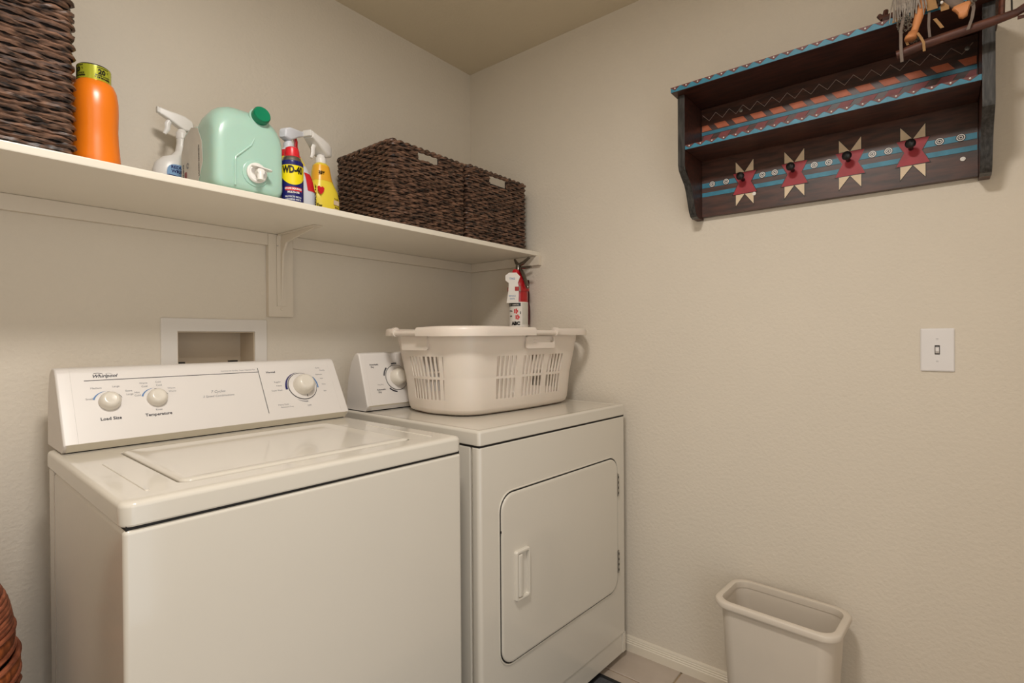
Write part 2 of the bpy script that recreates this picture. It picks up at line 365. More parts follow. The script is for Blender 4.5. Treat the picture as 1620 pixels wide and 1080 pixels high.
g = G(); g.loft([L5(ins(DT, .0015), .009, .9025), L5(DT, .01, .9055), L5(DT, .01, .934), L5(ins(DT, .0015), .009, .939), L5(ins(DT, .005), .007, .9415), L5(ins(DT, .012), .006, .942), L5(ins(DT, .02), .006, .9405), L5(ins(DT, .03), .006, .9398)])
g.build('top_panel', ENAM, D_)
# door
def doorloop(k, r, y): return [(p[0], y, p[1]) for p in rrect(.080+k, .692-k, .279+k, .7545-k, r, 8)]
G().loft([doorloop(-.0035, .051, 0.001), doorloop(-.0035, .051, -.0012)]).build('door_shadow_gap', DARK, D_)  # dark slab painting the shadow line between door and front panel
g = G(); g.loft([doorloop(.001, .047, .0), doorloop(0, .048, -.001), doorloop(0, .048, -.0025), doorloop(.0012, .047, -.0045), doorloop(.004, .044, -.0055), doorloop(.009, .040, -.006)])
door = g.build('door', ENAM, D_)
def hl(k, r, y, b=(.128, .191, .445, .588)): return [(p[0], y, p[1]) for p in rrect(b[0]+k, b[1]-k, b[2]+k, b[3]-k, r, 4)]
G().tube(doorloop(-.0065, .054, -.0004), .0022, 8, closed=True).build('door_frame', ENAM, D_)
HO = .0100
g = G(); g.m = Matrix.Translation((0, HO, 0)); g.loft([hl(0, .008, -.0155), hl(0, .008, -.022), hl(.002, .007, -.0255), hl(.0055, .005, -.0265), hl(.0085, .004, -.0255), hl(.0095, .004, -.0165), hl(.0095, .004, -.0158)], ring=False)
hd = g.build('handle_frame', ENAM, door)
g = G(); g.m = Matrix.Translation((0, HO, 0)); g.box(.139, .155, -.0275, -.0165, .4555, .577); g.build('handle_grip', ENAM, door, bevel=.004, seg=3)
for z0 in (.337, .614):
    hg = G().box(.6885, .7005, -.0075, -.001, z0, z0+.081).build('hinge', STEEL, D_, bevel=.002)
    g = G()
    for q in range(4): g.box(.6935, .6965, -.0085, -.007, z0+.008+q*.019, z0+.016+q*.019)
    g.build('hinge_slot', DARK, hg)
G().box(.076, .079, -.005, -.001, .652, .658).build('latch_stud', DARK, D_)
E0, E1 = (.552, .962), (.602, 1.13)
prof2 = [(.5665, .9435), (.555, .957), E0, E1, (.607, 1.1375), (.618, 1.1405), (.634, 1.134), (.655, 1.108), (.672, 1.06), (.682, 1.0), (.685, .9435)]
fd = console(D_, prof2, .018, .738, .02, E0, E1)
txt(D_, fd, [('Automatic', .070, .140, .0085, dict(bold=.02)), ('Dry', .063, .131, .0085, dict(bold=.02)), ('Automatic', .083, .050, .0085, dict(bold=.02)), ('Dry', .076, .041, .0085, dict(bold=.02))], INK)
txt(D_, fd, [('Very Dry', .083, .068, .0065, C0), ('Fabric', .64, .130, .0085, C0), ('Start', .64, .046, .0085, C0)], INKG, 'fine_print')
def dryer_dial(s, h):
    g = G(); g.m = fd(s, h, .0004); g.lathe([(0, 0), (.0445, 0), (.0445, .002), (.043, .003), (0, .003)], 40); g.build('dial_skirt', PLAS, D_)
    g = G(); g.m = fd(s, h, .0006); g.arc(.0445, .0465, 0, 360, 48); g.build('dial_ring', INK, D_, smooth=0)
    for a0, a1 in ((135, 170), (225, 262), (80, 105)):
        g = G(); g.m = fd(s, h, .0008); g.arc(.0495, .0545, a0, a1, 12); g.build('dial_arc', INK, D_, smooth=0)
    knob(D_, fd(s, h, .003), .030, .034)
dryer_dial(.155, .092)
k = knob(D_, fd(.64, .09, .0003), .0215, .021)

# ================================================================== laundry basket on the dryer
B_ = thing('laundry_basket', 'large beige plastic laundry basket with slotted sides on the dryer', 'basket', (-.8073, -.7882, .9405), -.0501)
bx0, bx1, by0, by1 = .090, .760, .155, .570
def perim(x0, x1, y0, y1, r, marks):
    """points round a rounded rectangle: straight sides split at the marks"""
    P = []
    def arcp(cx, cy, a0):
        for i in range(1, 6): a = math.radians(a0+90*i/6); P.append(('a', (cx, cy, a)))
    P.append(('m', 'f')); return P
def wallgrid():
    cl_f = [.205+.0, .345, .505]                      # cluster starts along the front/back (basket x)
    front = []
    for c0, n in ((.240, 5), (.372, 6), (.520, 5)):
        for i in range(n): front.append((c0+i*.0205, c0+i*.0205+.0135))
    side = []
    for c0, n in ((.255, 4), (.345, 5)):
        for i in range(n): side.append((c0+i*.0215, c0+i*.0215+.0142))
    r = .105
    cols = []                                          # (u-kind, t0..) polar list: (side, coord, slot_to_next)
    fx = sorted([bx0+r]+[a for s in front for a in s]+[bx1-r]); fslot = {round(a, 5) for a, b in front}
    sy = sorted([by0+r]+[a for s in side for a in s]+[by1-r]); sslot = {round(a, 5) for a, b in side}
    pocket_f = (.392, .512); pocket_s = (.352, .470)
    for x in fx: cols.append(('F', x, round(x, 5) in fslot))
    for i in range(1, 7): cols.append(('C1', i/7, False))
    for y in sy: cols.append(('R', y, round(y, 5) in sslot))
    for i in range(1, 7): cols.append(('C2', i/7, False))
    for x in reversed(fx): cols.append(('K', x, None))
    for i in range(1, 7): cols.append(('C3', i/7, False))
    for y in reversed(sy): cols.append(('L', y, None))
    for i in range(1, 7): cols.append(('C4', i/7, False))
    n = len(cols)
    for i in range(n):                                 # reversed sides: slot belongs to the pair starting one later
        if cols[i][2] is None:
            nx = cols[(i+1) % n]; S_ = fslot if cols[i][0] == 'K' else sslot
            cols[i] = (cols[i][0], cols[i][1], nx[0] == cols[i][0] and round(nx[1], 5) in S_)
    return cols, r
cols, CR = wallgrid()
def bpt(col, k, z):
    """point on basket wall inset by k at height z"""
    side, c, _ = col; x0, x1, y0, y1 = bx0+k, bx1-k, by0+k, by1-k; r = CR-.25*k
    fx = lambda c: x0+r+(c-bx0-CR)/(bx1-bx0-2*CR)*(x1-x0-2*r); fy = lambda c: y0+r+(c-by0-CR)/(by1-by0-2*CR)*(y1-y0-2*r)
    bow = .010
    if side == 'F': t = (c-bx0-CR)/(bx1-bx0-2*CR); return (fx(c), y0-bow*math.sin(PI*t), z)
    if side == 'K': t = (c-bx0-CR)/(bx1-bx0-2*CR); return (fx(c), y1+bow*math.sin(PI*t), z)
    if side == 'R': t = (c-by0-CR)/(by1-by0-2*CR); return (x1+bow*math.sin(PI*t), fy(c), z)
    if side == 'L': t = (c-by0-CR)/(by1-by0-2*CR); return (x0-bow*math.sin(PI*t), fy(c), z)
    cx, cy, a0 = {'C1': (x1-r, y0+r, 270), 'C2': (x1-r, y1-r, 0), 'C3': (x0+r, y1-r, 90), 'C4': (x0+r, y0+r, 180)}[side]
    a = math.radians(a0+90*c); return (cx+r*math.cos(a), cy+r*math.sin(a), z)
rows = [(.100, .0), (.054, .002), (.042, .010), (.038, .022), (.035, .050), (.030, .116), (.0285, .124), (.018, .190), (.014, .222), (.010, .240), (.0085, .266)]
slotrows = {4, 6}
vs = []; fs = []
n = len(cols)
for k, z in rows:
    for ci, c in enumerate(cols): vs.append(bpt(c, k, z))
for ri in range(len(rows)-1):
    for i in range(n):
        j = (i+1) % n
        if ri in slotrows and cols[i][2]: continue
        s_, c_ = cols[i][0], cols[i][1]
        mid = (cols[i][1]+cols[j][1])/2 if cols[j][0] == s_ else None
        if ri == 8 and mid is not None and s_ in 'FK' and .40 < mid < .515: continue
        fs.append((ri*n+i, ri*n+j, (ri+1)*n+j, (ri+1)*n+i))
fs.append(tuple(range(n)))
g = G(); g.add(vs, fs); bw = g.build('basket_wall', BPL, B_, smooth=50)
md = bw.modifiers.new('solid', 'SOLIDIFY'); md.thickness = .003; md.offset = -1
# rim: thick rolled corner pieces, thin handle bars between them
rx0, rx1, ry0, ry1 = .074, .776, .140, .586
def rimpath(a, b, steps=14):
    pts = rrect(rx0, rx1, ry0, ry1, .115, 10); return pts
def roll(path, w_, h_, z, name):
    """channel shaped rim piece along a plan path"""
    P = [Vector((p[0], p[1], 0)) for p in path]; loops = []; K = len(P)
    for i in range(K):
        t = (P[min(i+1, K-1)]-P[max(i-1, 0)]).normalized(); nrm = Vector((t.y, -t.x, 0))
        sc = .9 if i in (0, K-1) else 1
        sec = [(-.9, -1), (.95, -1), (1, -.5), (.95, .35), (.7, .8), (.2, 1), (-.5, 1), (-.9, .7), (-1, 0)]
        loops.append([P[i]+nrm*(a*w_*sc)+Vector((0, 0, z+b*h_*sc)) for a, b in sec])
    g = G(); g.loft(loops); return g.build(name, BPL, B_, bevel=0, smooth=60)
q = .115
hf = (.400, .520); hs = (.350, .470)
def corner(cx, cy, a0): return [(cx+q*math.cos(math.radians(a0+90*i/10)), cy+q*math.sin(math.radians(a0+90*i/10))) for i in range(11)]
zr = .270
roll([(rx0, hs[0])]+corner(rx0+q, ry0+q, 180)+[(hf[0], ry0)], .013, .0155, zr, 'rim')
roll([(hf[1], ry0)]+corner(rx1-q, ry0+q, 270)+[(rx1, hs[0])], .011, .0125, zr, 'rim')
roll([(rx1, hs[1])]+corner(rx1-q, ry1-q, 0)+[(hf[1], ry1)], .011, .0125, zr, 'rim')
roll([(hf[0], ry1)]+corner(rx0+q, ry1-q, 90)+[(rx0, hs[1])], .011, .0125, zr, 'rim')
for a, b in (((hf[0]-.012, ry0), (hf[1]+.012, ry0)), ((hf[0]-.012, ry1), (hf[1]+.012, ry1)), ((rx0, hs[0]-.012), (rx0, hs[1]+.012)), ((rx1, hs[0]-.012), (rx1, hs[1]+.012))):
    hb = G().tube([(a[0], a[1], zr-.004), (b[0], b[1], zr-.004)], .0085, 12).build('handle_bar', BPL, B_)
    d = Vector((b[0]-a[0], b[1]-a[1], 0)).normalized()
    c = Vector((b[0], b[1], zr))-d*.012
    G().tube([c-d*.005, c+d*.006], .0155, 12).build('handle_collar', BPL, hb)
# pockets under the bars
g = G(); P = [(p[0], .1555-.008, p[1]) for p in rrect(.372, .525, .212, .254, .006, 3)]; P2 = [(p[0], p[1]+.007, p[2]) for p in P]
Q = [(p[0], .1555-.008, p[1]) for p in rrect(.402, .520, .232, .253, .004, 3)]; Q2 = [(p[0], p[1]+.007, p[2]) for p in Q]
g.loft([P2, P, Q, Q2], ring=True); g.build('handle_pocket', BPL, B_, smooth=30)
g = G(); g.loft([[(.0955, p[0], p[1]) for p in rrect(.322, .452, .212, .256, .006, 3)], [(.0865, p[0], p[1]) for p in rrect(.320, .454, .210, .258, .007, 3)]]); g.build('handle_pocket', BPL, B_, smooth=30)

# ================================================================== long wall shelf
SH = thing('wall_shelf', 'long cream painted shelf on the wall above the washer and dryer', 'shelf', (-1.1, -.2, 1.5375))
ZS = 1.557
sp = [(-.0005, 1.5385), (-.3945, 1.5385), (-.3982, 1.5395), (-.3995, 1.5425), (-.3995, 1.5530), (-.3982, 1.5560), (-.3945, ZS), (-.0005, ZS)]
G().prism(sp, XL+.001, -.0008, 'x').build('board', SHELFM, SH, world=True)
g = G(); g.box(XL+.001, -.987, -.018, -.0004, 1.499, 1.538); g.box(-.901, -.0188, -.018, -.0004, 1.499, 1.538); g.build('cleat', CLEAT, SH, bevel=.001, world=True)
G().box(-.018, -.0004, -.412, -.0004, 1.499, 1.538).build('cleat', CLEAT, SH, bevel=.001, world=True)
G().box(-.9865, -.9015, -.019, -.0004, 1.264, 1.538).build('bracket_board', CLEAT, SH, bevel=.0015, world=True)
# L bracket with diagonal rib
bc = -.944
g = G()
arm = [(-.020, 1.30), (-.020, 1.5195), (-.024, 1.5335), (-.034, 1.5378), (-.25, 1.5378)]
prf = []
for k_, (yy, zz) in enumerate(arm): prf.append((yy, zz))
inner = [(-.25, 1.5355), (-.036, 1.5355), (-.0265, 1.532), (-.0228, 1.519), (-.0228, 1.30)]
g.prism(prf+inner, bc-.016, bc+.016, 'x'); 
br = g.build('bracket', CLEAT, SH, world=True)
g = G(); g.prism([(-.0228, 1.305), (-.036, 1.475), (-.060, 1.508), (-.24, 1.5355), (-.2, 1.5357), (-.036, 1.5355), (-.0265, 1.532), (-.0228, 1.519)], bc-.0035, bc+.0035, 'x'); g.build('bracket_rib', CLEAT, br, world=True, bevel=.001)
for a, b in ((-.0125, 1.500), (.0125, 1.500), (0, 1.290)):
    g = G(); g.m = frame(Vector((bc+a, -.0205, b)), (1, 0, 0), (0, 0, 1), (0, -1, 0)); g.lathe([(0, 0), (.004, 0), (.0035, .002), (.0, .0028)], 10); g.build('screw', STEEL if b > 1.4 else CLEAT, br, world=True)

# ================================================================== washer outlet box in the wall
OB = thing('washer_outlet_box', 'white recessed plumbing outlet box in the wall behind the washer', 'outlet box', (-1.139, 0, 1.15))
fo = (-1.2925, -.9865, .97, 1.2535); fi = (-1.2505, -1.0265, 1.0505, 1.2145)
def fl_(R, r, y, n=3): return [(p[0], y, p[1]) for p in rrect(*R, r, n)]
g = G(); g.loft([fl_(fo, .004, -.0004), fl_(fo, .004, -.004), fl_(ins(fo, .002), .003, -.006), fl_(fi, .001, -.006), fl_(fi, .001, -.0004)], ring=True); g.build('frame', BOXW, OB, world=True)
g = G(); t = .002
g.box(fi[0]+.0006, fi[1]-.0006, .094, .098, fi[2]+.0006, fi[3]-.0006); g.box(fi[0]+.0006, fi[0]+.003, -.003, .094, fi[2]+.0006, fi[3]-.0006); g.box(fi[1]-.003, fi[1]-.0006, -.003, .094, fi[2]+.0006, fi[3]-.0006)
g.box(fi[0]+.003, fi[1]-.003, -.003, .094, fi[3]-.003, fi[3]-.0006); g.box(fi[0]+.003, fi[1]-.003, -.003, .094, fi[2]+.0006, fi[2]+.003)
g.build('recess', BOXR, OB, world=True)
for x in (-1.228, -1.075):
    v = G().lathe([(0, 1.0535), (.011, 1.0535), (.011, 1.08), (.014, 1.082), (.014, 1.10), (.007, 1.104), (.007, 1.116), (0, 1.116)], 14, (x, .045)).build('valve', STEEL, OB, world=True)
    G().box(x-.012, x+.012, .036, .054, 1.1162, 1.1225).build('valve_handle', BLK, v, bevel=.001, world=True)

# ================================================================== woven baskets
def wicker_basket(name, label, x0, x1, y0, y1, z0, z1, hole=None, rows=29, group=None, seed=1, stake=.028, thick=1.0):
    rnd = random.Random(seed)
    t = thing(name, label, 'basket', ((x0+x1)/2, (y0+y1)/2, z0), 0, group)
    w_, d_, h_ = (x1-x0)/2, (y1-y0)/2, z1-z0
    pitch = (h_-.014)/rows; base = []
    r = .012; a_ = .0032
    corners = rrect(-w_+.006, w_-.006, -d_+.006, d_-.006, r, 3)
    pts = []
    for i in range(len(corners)):
        p, q_ = corners[i], corners[(i+1) % len(corners)]; L = math.hypot(q_[0]-p[0], q_[1]-p[1]); k = max(1, round(L/(stake/5)))
        for j in range(k): pts.append((p[0]+(q_[0]-p[0])*j/k, p[1]+(q_[1]-p[1])*j/k))
    N = len(pts); arc = [0]
    for i in range(1, N): arc.append(arc[-1]+math.hypot(pts[i][0]-pts[i-1][0], pts[i][1]-pts[i-1][1]))
    nrm = []
    for i in range(N):
        p, q_ = pts[i-1], pts[(i+1) % N]; tx, ty = q_[0]-p[0], q_[1]-p[1]; L = math.hypot(tx, ty); nrm.append((ty/L, -tx/L))
    g = G()
    for k in range(rows):
        z = pitch*(k+.5)+.001; ph = rnd.uniform(-.3, .3); line_ = []
        wob = [rnd.uniform(-1, 1) for _ in range(N//9+2)]
        for i in range(N):
            o = a_*math.sin(PI*arc[i]/stake+PI*k+ph)
            wv = wob[i//9]*(1-(i % 9)/9)+wob[i//9+1]*((i % 9)/9)
            line_.append((pts[i][0]+nrm[i][0]*(o+.0006*wv), pts[i][1]+nrm[i][1]*(o+.0006*wv), z+.0012*wv))
        rr = [pitch*.50*thick*(1+.18*math.sin(i*1.7+k)+rnd.uniform(-.10, .10)) for i in range(N)]
        if hole and hole[2]-z0 < z+pitch*.3 and z-pitch*.3 < hole[3]-z0:
            cut = [(-d_*1.0+.02 > line_[i][1]) and hole[0] < line_[i][0]+t.location.x < hole[1] for i in range(N)]
            st = next(i for i in range(N) if cut[i-1] and not cut[i])
            idx = [(st+i) % N for i in range(N)]; idx = [i for i in idx if not cut[i]]
            g.tube([line_[i] for i in idx], [rr[i] for i in idx], 5)
        else: g.tube(line_, rr, 5, closed=True)
    wv = g.build('weave', WICK, t, smooth=60); wv['kind'] = 'stuff'
    # rim: two twisted strands
    g = G(); zt = h_-.007
    for s_ in (0, PI):
        g.tube([(pts[i][0]+nrm[i][0]*.004*math.cos(arc[i]/.009+s_), pts[i][1]+nrm[i][1]*.004*math.cos(arc[i]/.009+s_), zt+.004*math.sin(arc[i]/.009+s_)) for i in range(N)], .0055, 6, closed=True)
    g.build('rim', WICK, t, smooth=60)
    # inner lining panels
    g = G(); e = .010; f = .013
    g.box(-w_+e, w_-e, -d_+e, d_-e, .0005, .004)
    g.box(-w_+e, -w_+f, -d_+e, d_-e, .004, h_-.016); g.box(w_-f, w_-e, -d_+e, d_-e, .004, h_-.016); g.box(-w_+f, w_-f, d_-f, d_-e, .004, h_-.016)
    if hole:
        ha, hb, hc, hd_ = hole[0]-t.location.x, hole[1]-t.location.x, hole[2]-z0, hole[3]-z0
        g.box(-w_+f, w_-f, -d_+e, -d_+f, .004, hc); g.box(-w_+f, ha, -d_+e, -d_+f, hc, h_-.016); g.box(hb, w_-f, -d_+e, -d_+f, hc, h_-.016)
    else: g.box(-w_+f, w_-f, -d_+e, -d_+f, .004, h_-.016)
    g.build('lining', WICKD, t, smooth=0)
    return t
BG = 'dark wicker storage baskets on the long shelf'
wicker_basket('wicker_basket', 'dark brown wicker basket with handle hole beside the yellow spray bottle', -.771, -.434, -.388, -.072, ZS+.0005, 1.826, (-.654, -.564, 1.786, 1.815), group=BG, seed=3)
wicker_basket('wicker_basket', 'dark brown wicker basket at the corner end of the shelf against the wall', -.424, -.066, -.388, -.072, ZS+.0005, 1.832, (-.294, -.197, 1.789, 1.819), group=BG, seed=5)
wicker_basket('wicker_basket', 'tall dark wicker basket beside the orange detergent bottle', -1.90, -1.552, -.394, -.08, ZS+.0005, 1.842, None, rows=27, group=BG, seed=8, stake=.033)
wicker_basket('wicker_basket', 'dark wicker basket stacked on top of another at the upper left corner', -1.90, -1.553, -.392, -.08, 1.847, 2.06, None, rows=20, group=BG, seed=9, stake=.033)

# ================================================================== orange detergent bottle
def oval(cx, cy, a, b, z, n=28, p=2.4):
    out = []
    for i in range(n):
        t = 2*PI*i/n; c, s_ = math.cos(t), math.sin(t)
        out.append((cx+a*math.copysign(abs(c)**(2/p), c), cy+b*math.copysign(abs(s_)**(2/p), s_), z))
    return out
OBx, OBy = -1.5075, -.315
OR = thing('detergent_bottle', 'tall orange detergent bottle with lime green cap band', 'bottle', (OBx, OBy, ZS))
g = G(); g.loft([oval(0, 0, a, b, z*.925) for a, b, z in ((.040, .050, 0), (.0435, .056, .004), (.0432, .055, .02), (.0405, .051, .06), (.0395, .050, .09), (.0408, .051, .13), (.0405, .050, .155), (.038, .046, .178), (.0335, .040, .192), (.029, .032, .198))])
g.build('bottle_body', ORANGE, OR, smooth=60)
g = G(); g.lathe([(.028, .180), (.0295, .182), (.0295, .2145), (.027, .217), (0, .217)], 32); cp = g.build('cap', BLK, OR)
g = G(); g.lathe([(.0298, .184), (.0300, .185), (.0300, .2125), (.0298, .2135)], 40); g.f = [f for f in g.f if len(f) == 4]; g.build('cap_label', LIME, cp)
def cyltext(items, R, rot, z0, mat, parent, name='lettering', c=(0, 0)):
    for body, x, y, size, kw in items:
        g = G(); g.m = Matrix.Translation((c[0], c[1], z0)) @ Matrix.Rotation(rot, 4, 'Z'); g.text(body, size, x, y, R=R, **kw); g.build(name, mat, parent, smooth=0)
for a in (.28, -1.25):
    cyltext([('20', -.001, .0125, .0135, dict(bold=.05)), ('%', .0105, .017, .0055, C0), ('MORE LOADS', .001, .0075, .0045, dict(bold=.03)), ('% DE BRASSEES', .001, .0028, .0045, dict(bold=.05)), ('concentrated', .001, .0245, .004, dict(bold=.03))], .0304, a, .185, BLK, cp)

# ================================================================== spray bottles
def sprayer_head(parent, base, ang, s=1.0, mat=WPL, trig=WPL, fat=1.0):
    """trigger head: collar, body pointing along local +x, trigger; rotated by ang about z"""
    mtx = Matrix.Translation(Vector(base)) @ Matrix.Rotation(ang, 4, 'Z') @ Matrix.Scale(s, 4)
    g = G(); g.m = mtx; g.lathe([(0, 0), (.0155, 0), (.0155, .017), (.013, .020), (.010, .028), (0, .028)], 20); col_ = g.build('collar', mat, parent)
    sec = lambda x, z, w_, h_: [(x, p[0], z+p[1]) for p in rrect(-w_*fat, w_*fat, -h_, h_, min(w_*fat, h_)*.45, 3)]
    g = G(); g.m = mtx
    g.loft([sec(-.029, .040, .008, .010), sec(-.024, .043, .011, .0155), sec(-.006, .046, .0125, .0215), sec(.014, .053, .012, .018), sec(.034, .0605, .0105, .0125), sec(.050, .066, .009, .010), sec(.056, .068, .0085, .010)])
    hd_ = g.build('spray_head', mat, parent, smooth=50)
    g = G(); g.m = mtx
    g.loft([sec(.056, .068, .0075, .008), sec(.062, .070, .0078, .0085), sec(.0635, .0705, .006, .007)]); g.build('nozzle', mat, hd_, smooth=40)
    g = G(); g.m = mtx
    g.tube([(.030, 0, .048), (.036, 0, .036), (.036, 0, .022), (.044, 0, .006)], [.007, .008, .007, .0045], 8, flat=.7); g.build('trigger', trig, parent, smooth=50)
    return mtx
# white wrinkle sprayer at the left
SX, SY = -1.253, -.082
SP = thing('spray_bottle', 'white trigger spray bottle with blue label behind the green jug', 'spray bottle', (SX, SY, ZS), group='spray bottles on the long shelf')
g = G(); g.loft([oval(-.022, 0, a, b, z) for a, b, z in ((.052, .030, 0), (.056, .032, .006), (.056, .032, .095), (.050, .031, .115), (.034, .026, .132))]+[oval(-.018+x, 0, a, b, z) for x, a, b, z in ((.005, .022, .021, .142), (.010, .015, .015, .156), (.012, .013, .013, .180), (.012, .0135, .0135, .198))])
g.build('bottle_body', WPL, SP, smooth=60)
sprayer_head(SP, (-.006, 0, .193), PI-.08, .95)
g = G(); g.m = frame(Vector((-.034, -.0325, .015)), (1, 0, 0), (0, 0, 1), (0, -1, 0)); g.prism(rrect(-.020, .055, 0, .095, .02, 4), 0, .0006, 'z'); lb = g.build('label_panel', SKYB, SP)
g = G(); g.m = frame(Vector((-.034, -.0332, .015)), (1, 0, 0), (0, 0, 1), (0, -1, 0)); g.text('REDUCES', .0115, .014, .083, bold=.04); g.build('lettering', NAVY, lb, smooth=0)
g = G(); g.m = frame(Vector((-.034, -.0332, .015)), (1, 0, 0), (0, 0, 1), (0, -1, 0)); g.text('WRINKLES', .0115, .018, .072, bold=.04); g.build('lettering', NAVY, lb, smooth=0)
g = G(); g.m = frame(Vector((-.034, -.0334, .015)), (1, 0, 0), (0, 0, 1), (0, -1, 0)); g.prism([(-.030, .058), (-.015, .066), (.005, .064), (.03, .054), (.055, .040), (.055, 0), (-.03, 0)], 0, .0004, 'z'); g.build('label_wave', NAVY, lb)

# red, white and yellow spray bottle behind the aerosol can
RX, RY = -1.040, -.299
SR = thing('spray_bottle', 'white spray bottle with red and yellow shoulder label behind the aerosol can', 'spray bottle', (RX, RY, ZS), group='spray bottles on the long shelf')
shp = [(-.001, .052, .034, 0), (-.001, .055, .036, .006), (-.001, .055, .036, .05), (-.005, .049, .034, .09), (-.011, .040, .030, .120), (-.018, .030, .025, .145), (-.022, .022, .020, .163), (-.023, .0145, .0145, .172)]
g = G(); g.loft([oval(x, 0, a, b, z) for x, a, b, z in shp]); g.build('bottle_body', GPL, SR, smooth=60)
def ovalpatch(parent, shape, i0, i1, z0, z1, mat, name, top=None, lift=.0006, n=28):
    """label wrapped on a lofted oval body between point indices and heights"""
    def at(z):
        for (xa, aa, ba, za), (xb, ab, bb, zb) in zip(shape, shape[1:]):
            if za <= z <= zb:
                t = (z-za)/(zb-za); return xa+(xb-xa)*t, aa+(ab-aa)*t+lift, ba+(bb-ba)*t+lift
    vs = []; fs = []; R_ = 8; m_ = i1-i0+1
    for r_ in range(R_+1):
        for k_ in range(m_):
            zt = z1 if top is None else top(k_/(m_-1)); zb_ = z0 if not callable(z0) else z0(k_/(m_-1))
            z = zb_+(zt-zb_)*r_/R_; x, a, b = at(z); vs.append(oval(x, 0, a, b, z, n)[(i0+k_) % n])
    for r_ in range(R_):
        for k_ in range(m_-1): fs.append((r_*m_+k_, r_*m_+k_+1, (r_+1)*m_+k_+1, (r_+1)*m_+k_))
    g = G(); g.add(vs, fs); return g.build(name, mat, parent, smooth=60)
ovalpatch(SR, shp, 14, 28, lambda t: .112+.02*t, .160, YEL, 'shoulder_label')
ovalpatch(SR, shp, 14, 24, lambda t: .142+.004*t, .1625, RED, 'neck_label', lift=.0012)
ovalpatch(SR, shp, 22, 25, .055, .105, RED, 'side_label', lift=.0010)
g = G(); g.m = frame(Vector((.043, -.031, .012)), (0, 0, 1), (-.75, -.6, 0), (.6, -.8, 0)); g.text('RESOLVE', .016, .0, 0, align='LEFT', bold=.05, shear=.2); g.build('lettering', BLK, SR, smooth=0)
sprayer_head(SR, (-.023, 0, .170), .42, .88, GPL, REDX, 1.3)

# yellow spray bottle
YX, YY = -.910, -.222
SYB = thing('spray_bottle', 'yellow spray bottle with amber neck label next to the wicker basket', 'spray bottle', (YX, YY, ZS), group='spray bottles on the long shelf')
shp2 = [(0, .046, .034, 0), (0, .050, .037, .005), (0, .050, .037, .07), (-.001, .046, .035, .095), (-.004, .036, .030, .118), (-.006, .031, .028, .132), (-.007, .027, .025, .157), (-.007, .0240, .0225, .174), (-.007, .016, .016, .182)]
g = G(); g.loft([oval(x, 0, a, b, z) for x, a, b, z in shp2]); g.build('bottle_body', YEL, SYB, smooth=60)
ovalpatch(SYB, shp2, 14, 28, .124, .173, YOR, 'neck_label')
sprayer_head(SYB, (-.007, 0, .178), PI+.42, 1.08, WPL, WPL, 1.9)
g = G(); g.m = frame(Vector((-.020, -.0275, .142)), (1, 0, 0), (0, 0, 1), (0, -1, 0)); g.text('35%', .013, 0, 0, bold=.05); g.build('lettering', BLK, SYB, smooth=0)
g = G(); g.m = frame(Vector((-.030, -.0378, .09)), (1, 0, 0), (0, 0, 1), (0, -1, 0)); g.prism([(0, -.016), (.010, -.004), (.012, .006), (.006, .011), (0, .007), (-.006, .011), (-.012, .006), (-.010, -.004)], 0, .0005, 'z'); g.build('heart_print', RED, SYB)
g = G(); g.m = frame(Vector((-.034, -.0372, .02)), (1, 0, 0), (0, 0, 1), (0, -1, 0)); g.text('For', .012, 0, .018, bold=.05); g.build('lettering', BLK, SYB, smooth=0)
for q_, zz in enumerate((.052, .026, .004)):
    g = G(); g.m = frame(Vector((.024, -.0358, zz)), (.94, .30, 0), (0, 0, 1), (.30, -.94, 0)); g.prism(rrect(-.012, .012, 0, .014, .002, 2), 0, .0005, 'z'); pq = g.build('direction_panel', CREAM, SYB)
    g = G(); g.m = frame(Vector((.024, -.0366, zz)), (.94, .30, 0), (0, 0, 1), (.30, -.94, 0)); g.text(('To Use', 'Spray', 'Wipe')[q_], .006, 0, .0165, bold=.04); g.build('lettering', BLK, pq, smooth=0)

# ================================================================== aerosol can
WX, WY = -1.089, -.366
WD = thing('aerosol_can', 'navy and yellow lubricant aerosol can with red cap on the shelf', 'aerosol can', (WX, WY, ZS))
R0 = .0285
g = G(); g.lathe([(0, .0), (R0*.97, 0), (R0, .003), (R0, .106), (R0*.98, .109), (R0*.95, .110)], 36); g.build('can_body', WNAVY, WD)
g = G(); g.lathe([(R0*.95, .110), (R0*.9, .113), (R0*.80, .121), (.019, .124), (0, .124)], 36); g.build('can_shoulder', STEEL, WD)
g = G(); g.lathe([(.0185, .120), (.0192, .122), (.0190, .138), (.0165, .148), (.010, .152), (0, .152)], 30); g.build('cap', RED, WD)
vc = -.38
g = G(); g.patch(R0+.0004, vc-1.35, vc+1.35, lambda t: .072-.028*math.sin(PI*t)**.8, lambda t: .097, 24); sh = g.build('shield', WYEL, WD, smooth=60)
cyltext([('WD-40', -.002, .0755, .0262, dict(bold=.055, sx=.68))], R0+.0009, vc, 0, BLK, sh)
g = G(); g.patch(R0+.0004, vc-.75, vc+.85, lambda t: .028+.0*t, lambda t: .038, 12); rb = g.build('label_band', RED, WD)
cyltext([('STOPS SQUEAKS', .0, .0315, .0062, dict(bold=.05)), ('MULTI-USE', .0, .022, .0065, dict(bold=.04))], R0+.0009, vc, 0, WHT, rb)
cyltext([('PROTECTS METAL', .0, .010, .0055, dict(bold=.03)), ('LOOSENS PARTS', .0, .003, .0055, dict(bold=.03))], R0+.0009, vc, 0, GPL, WD)

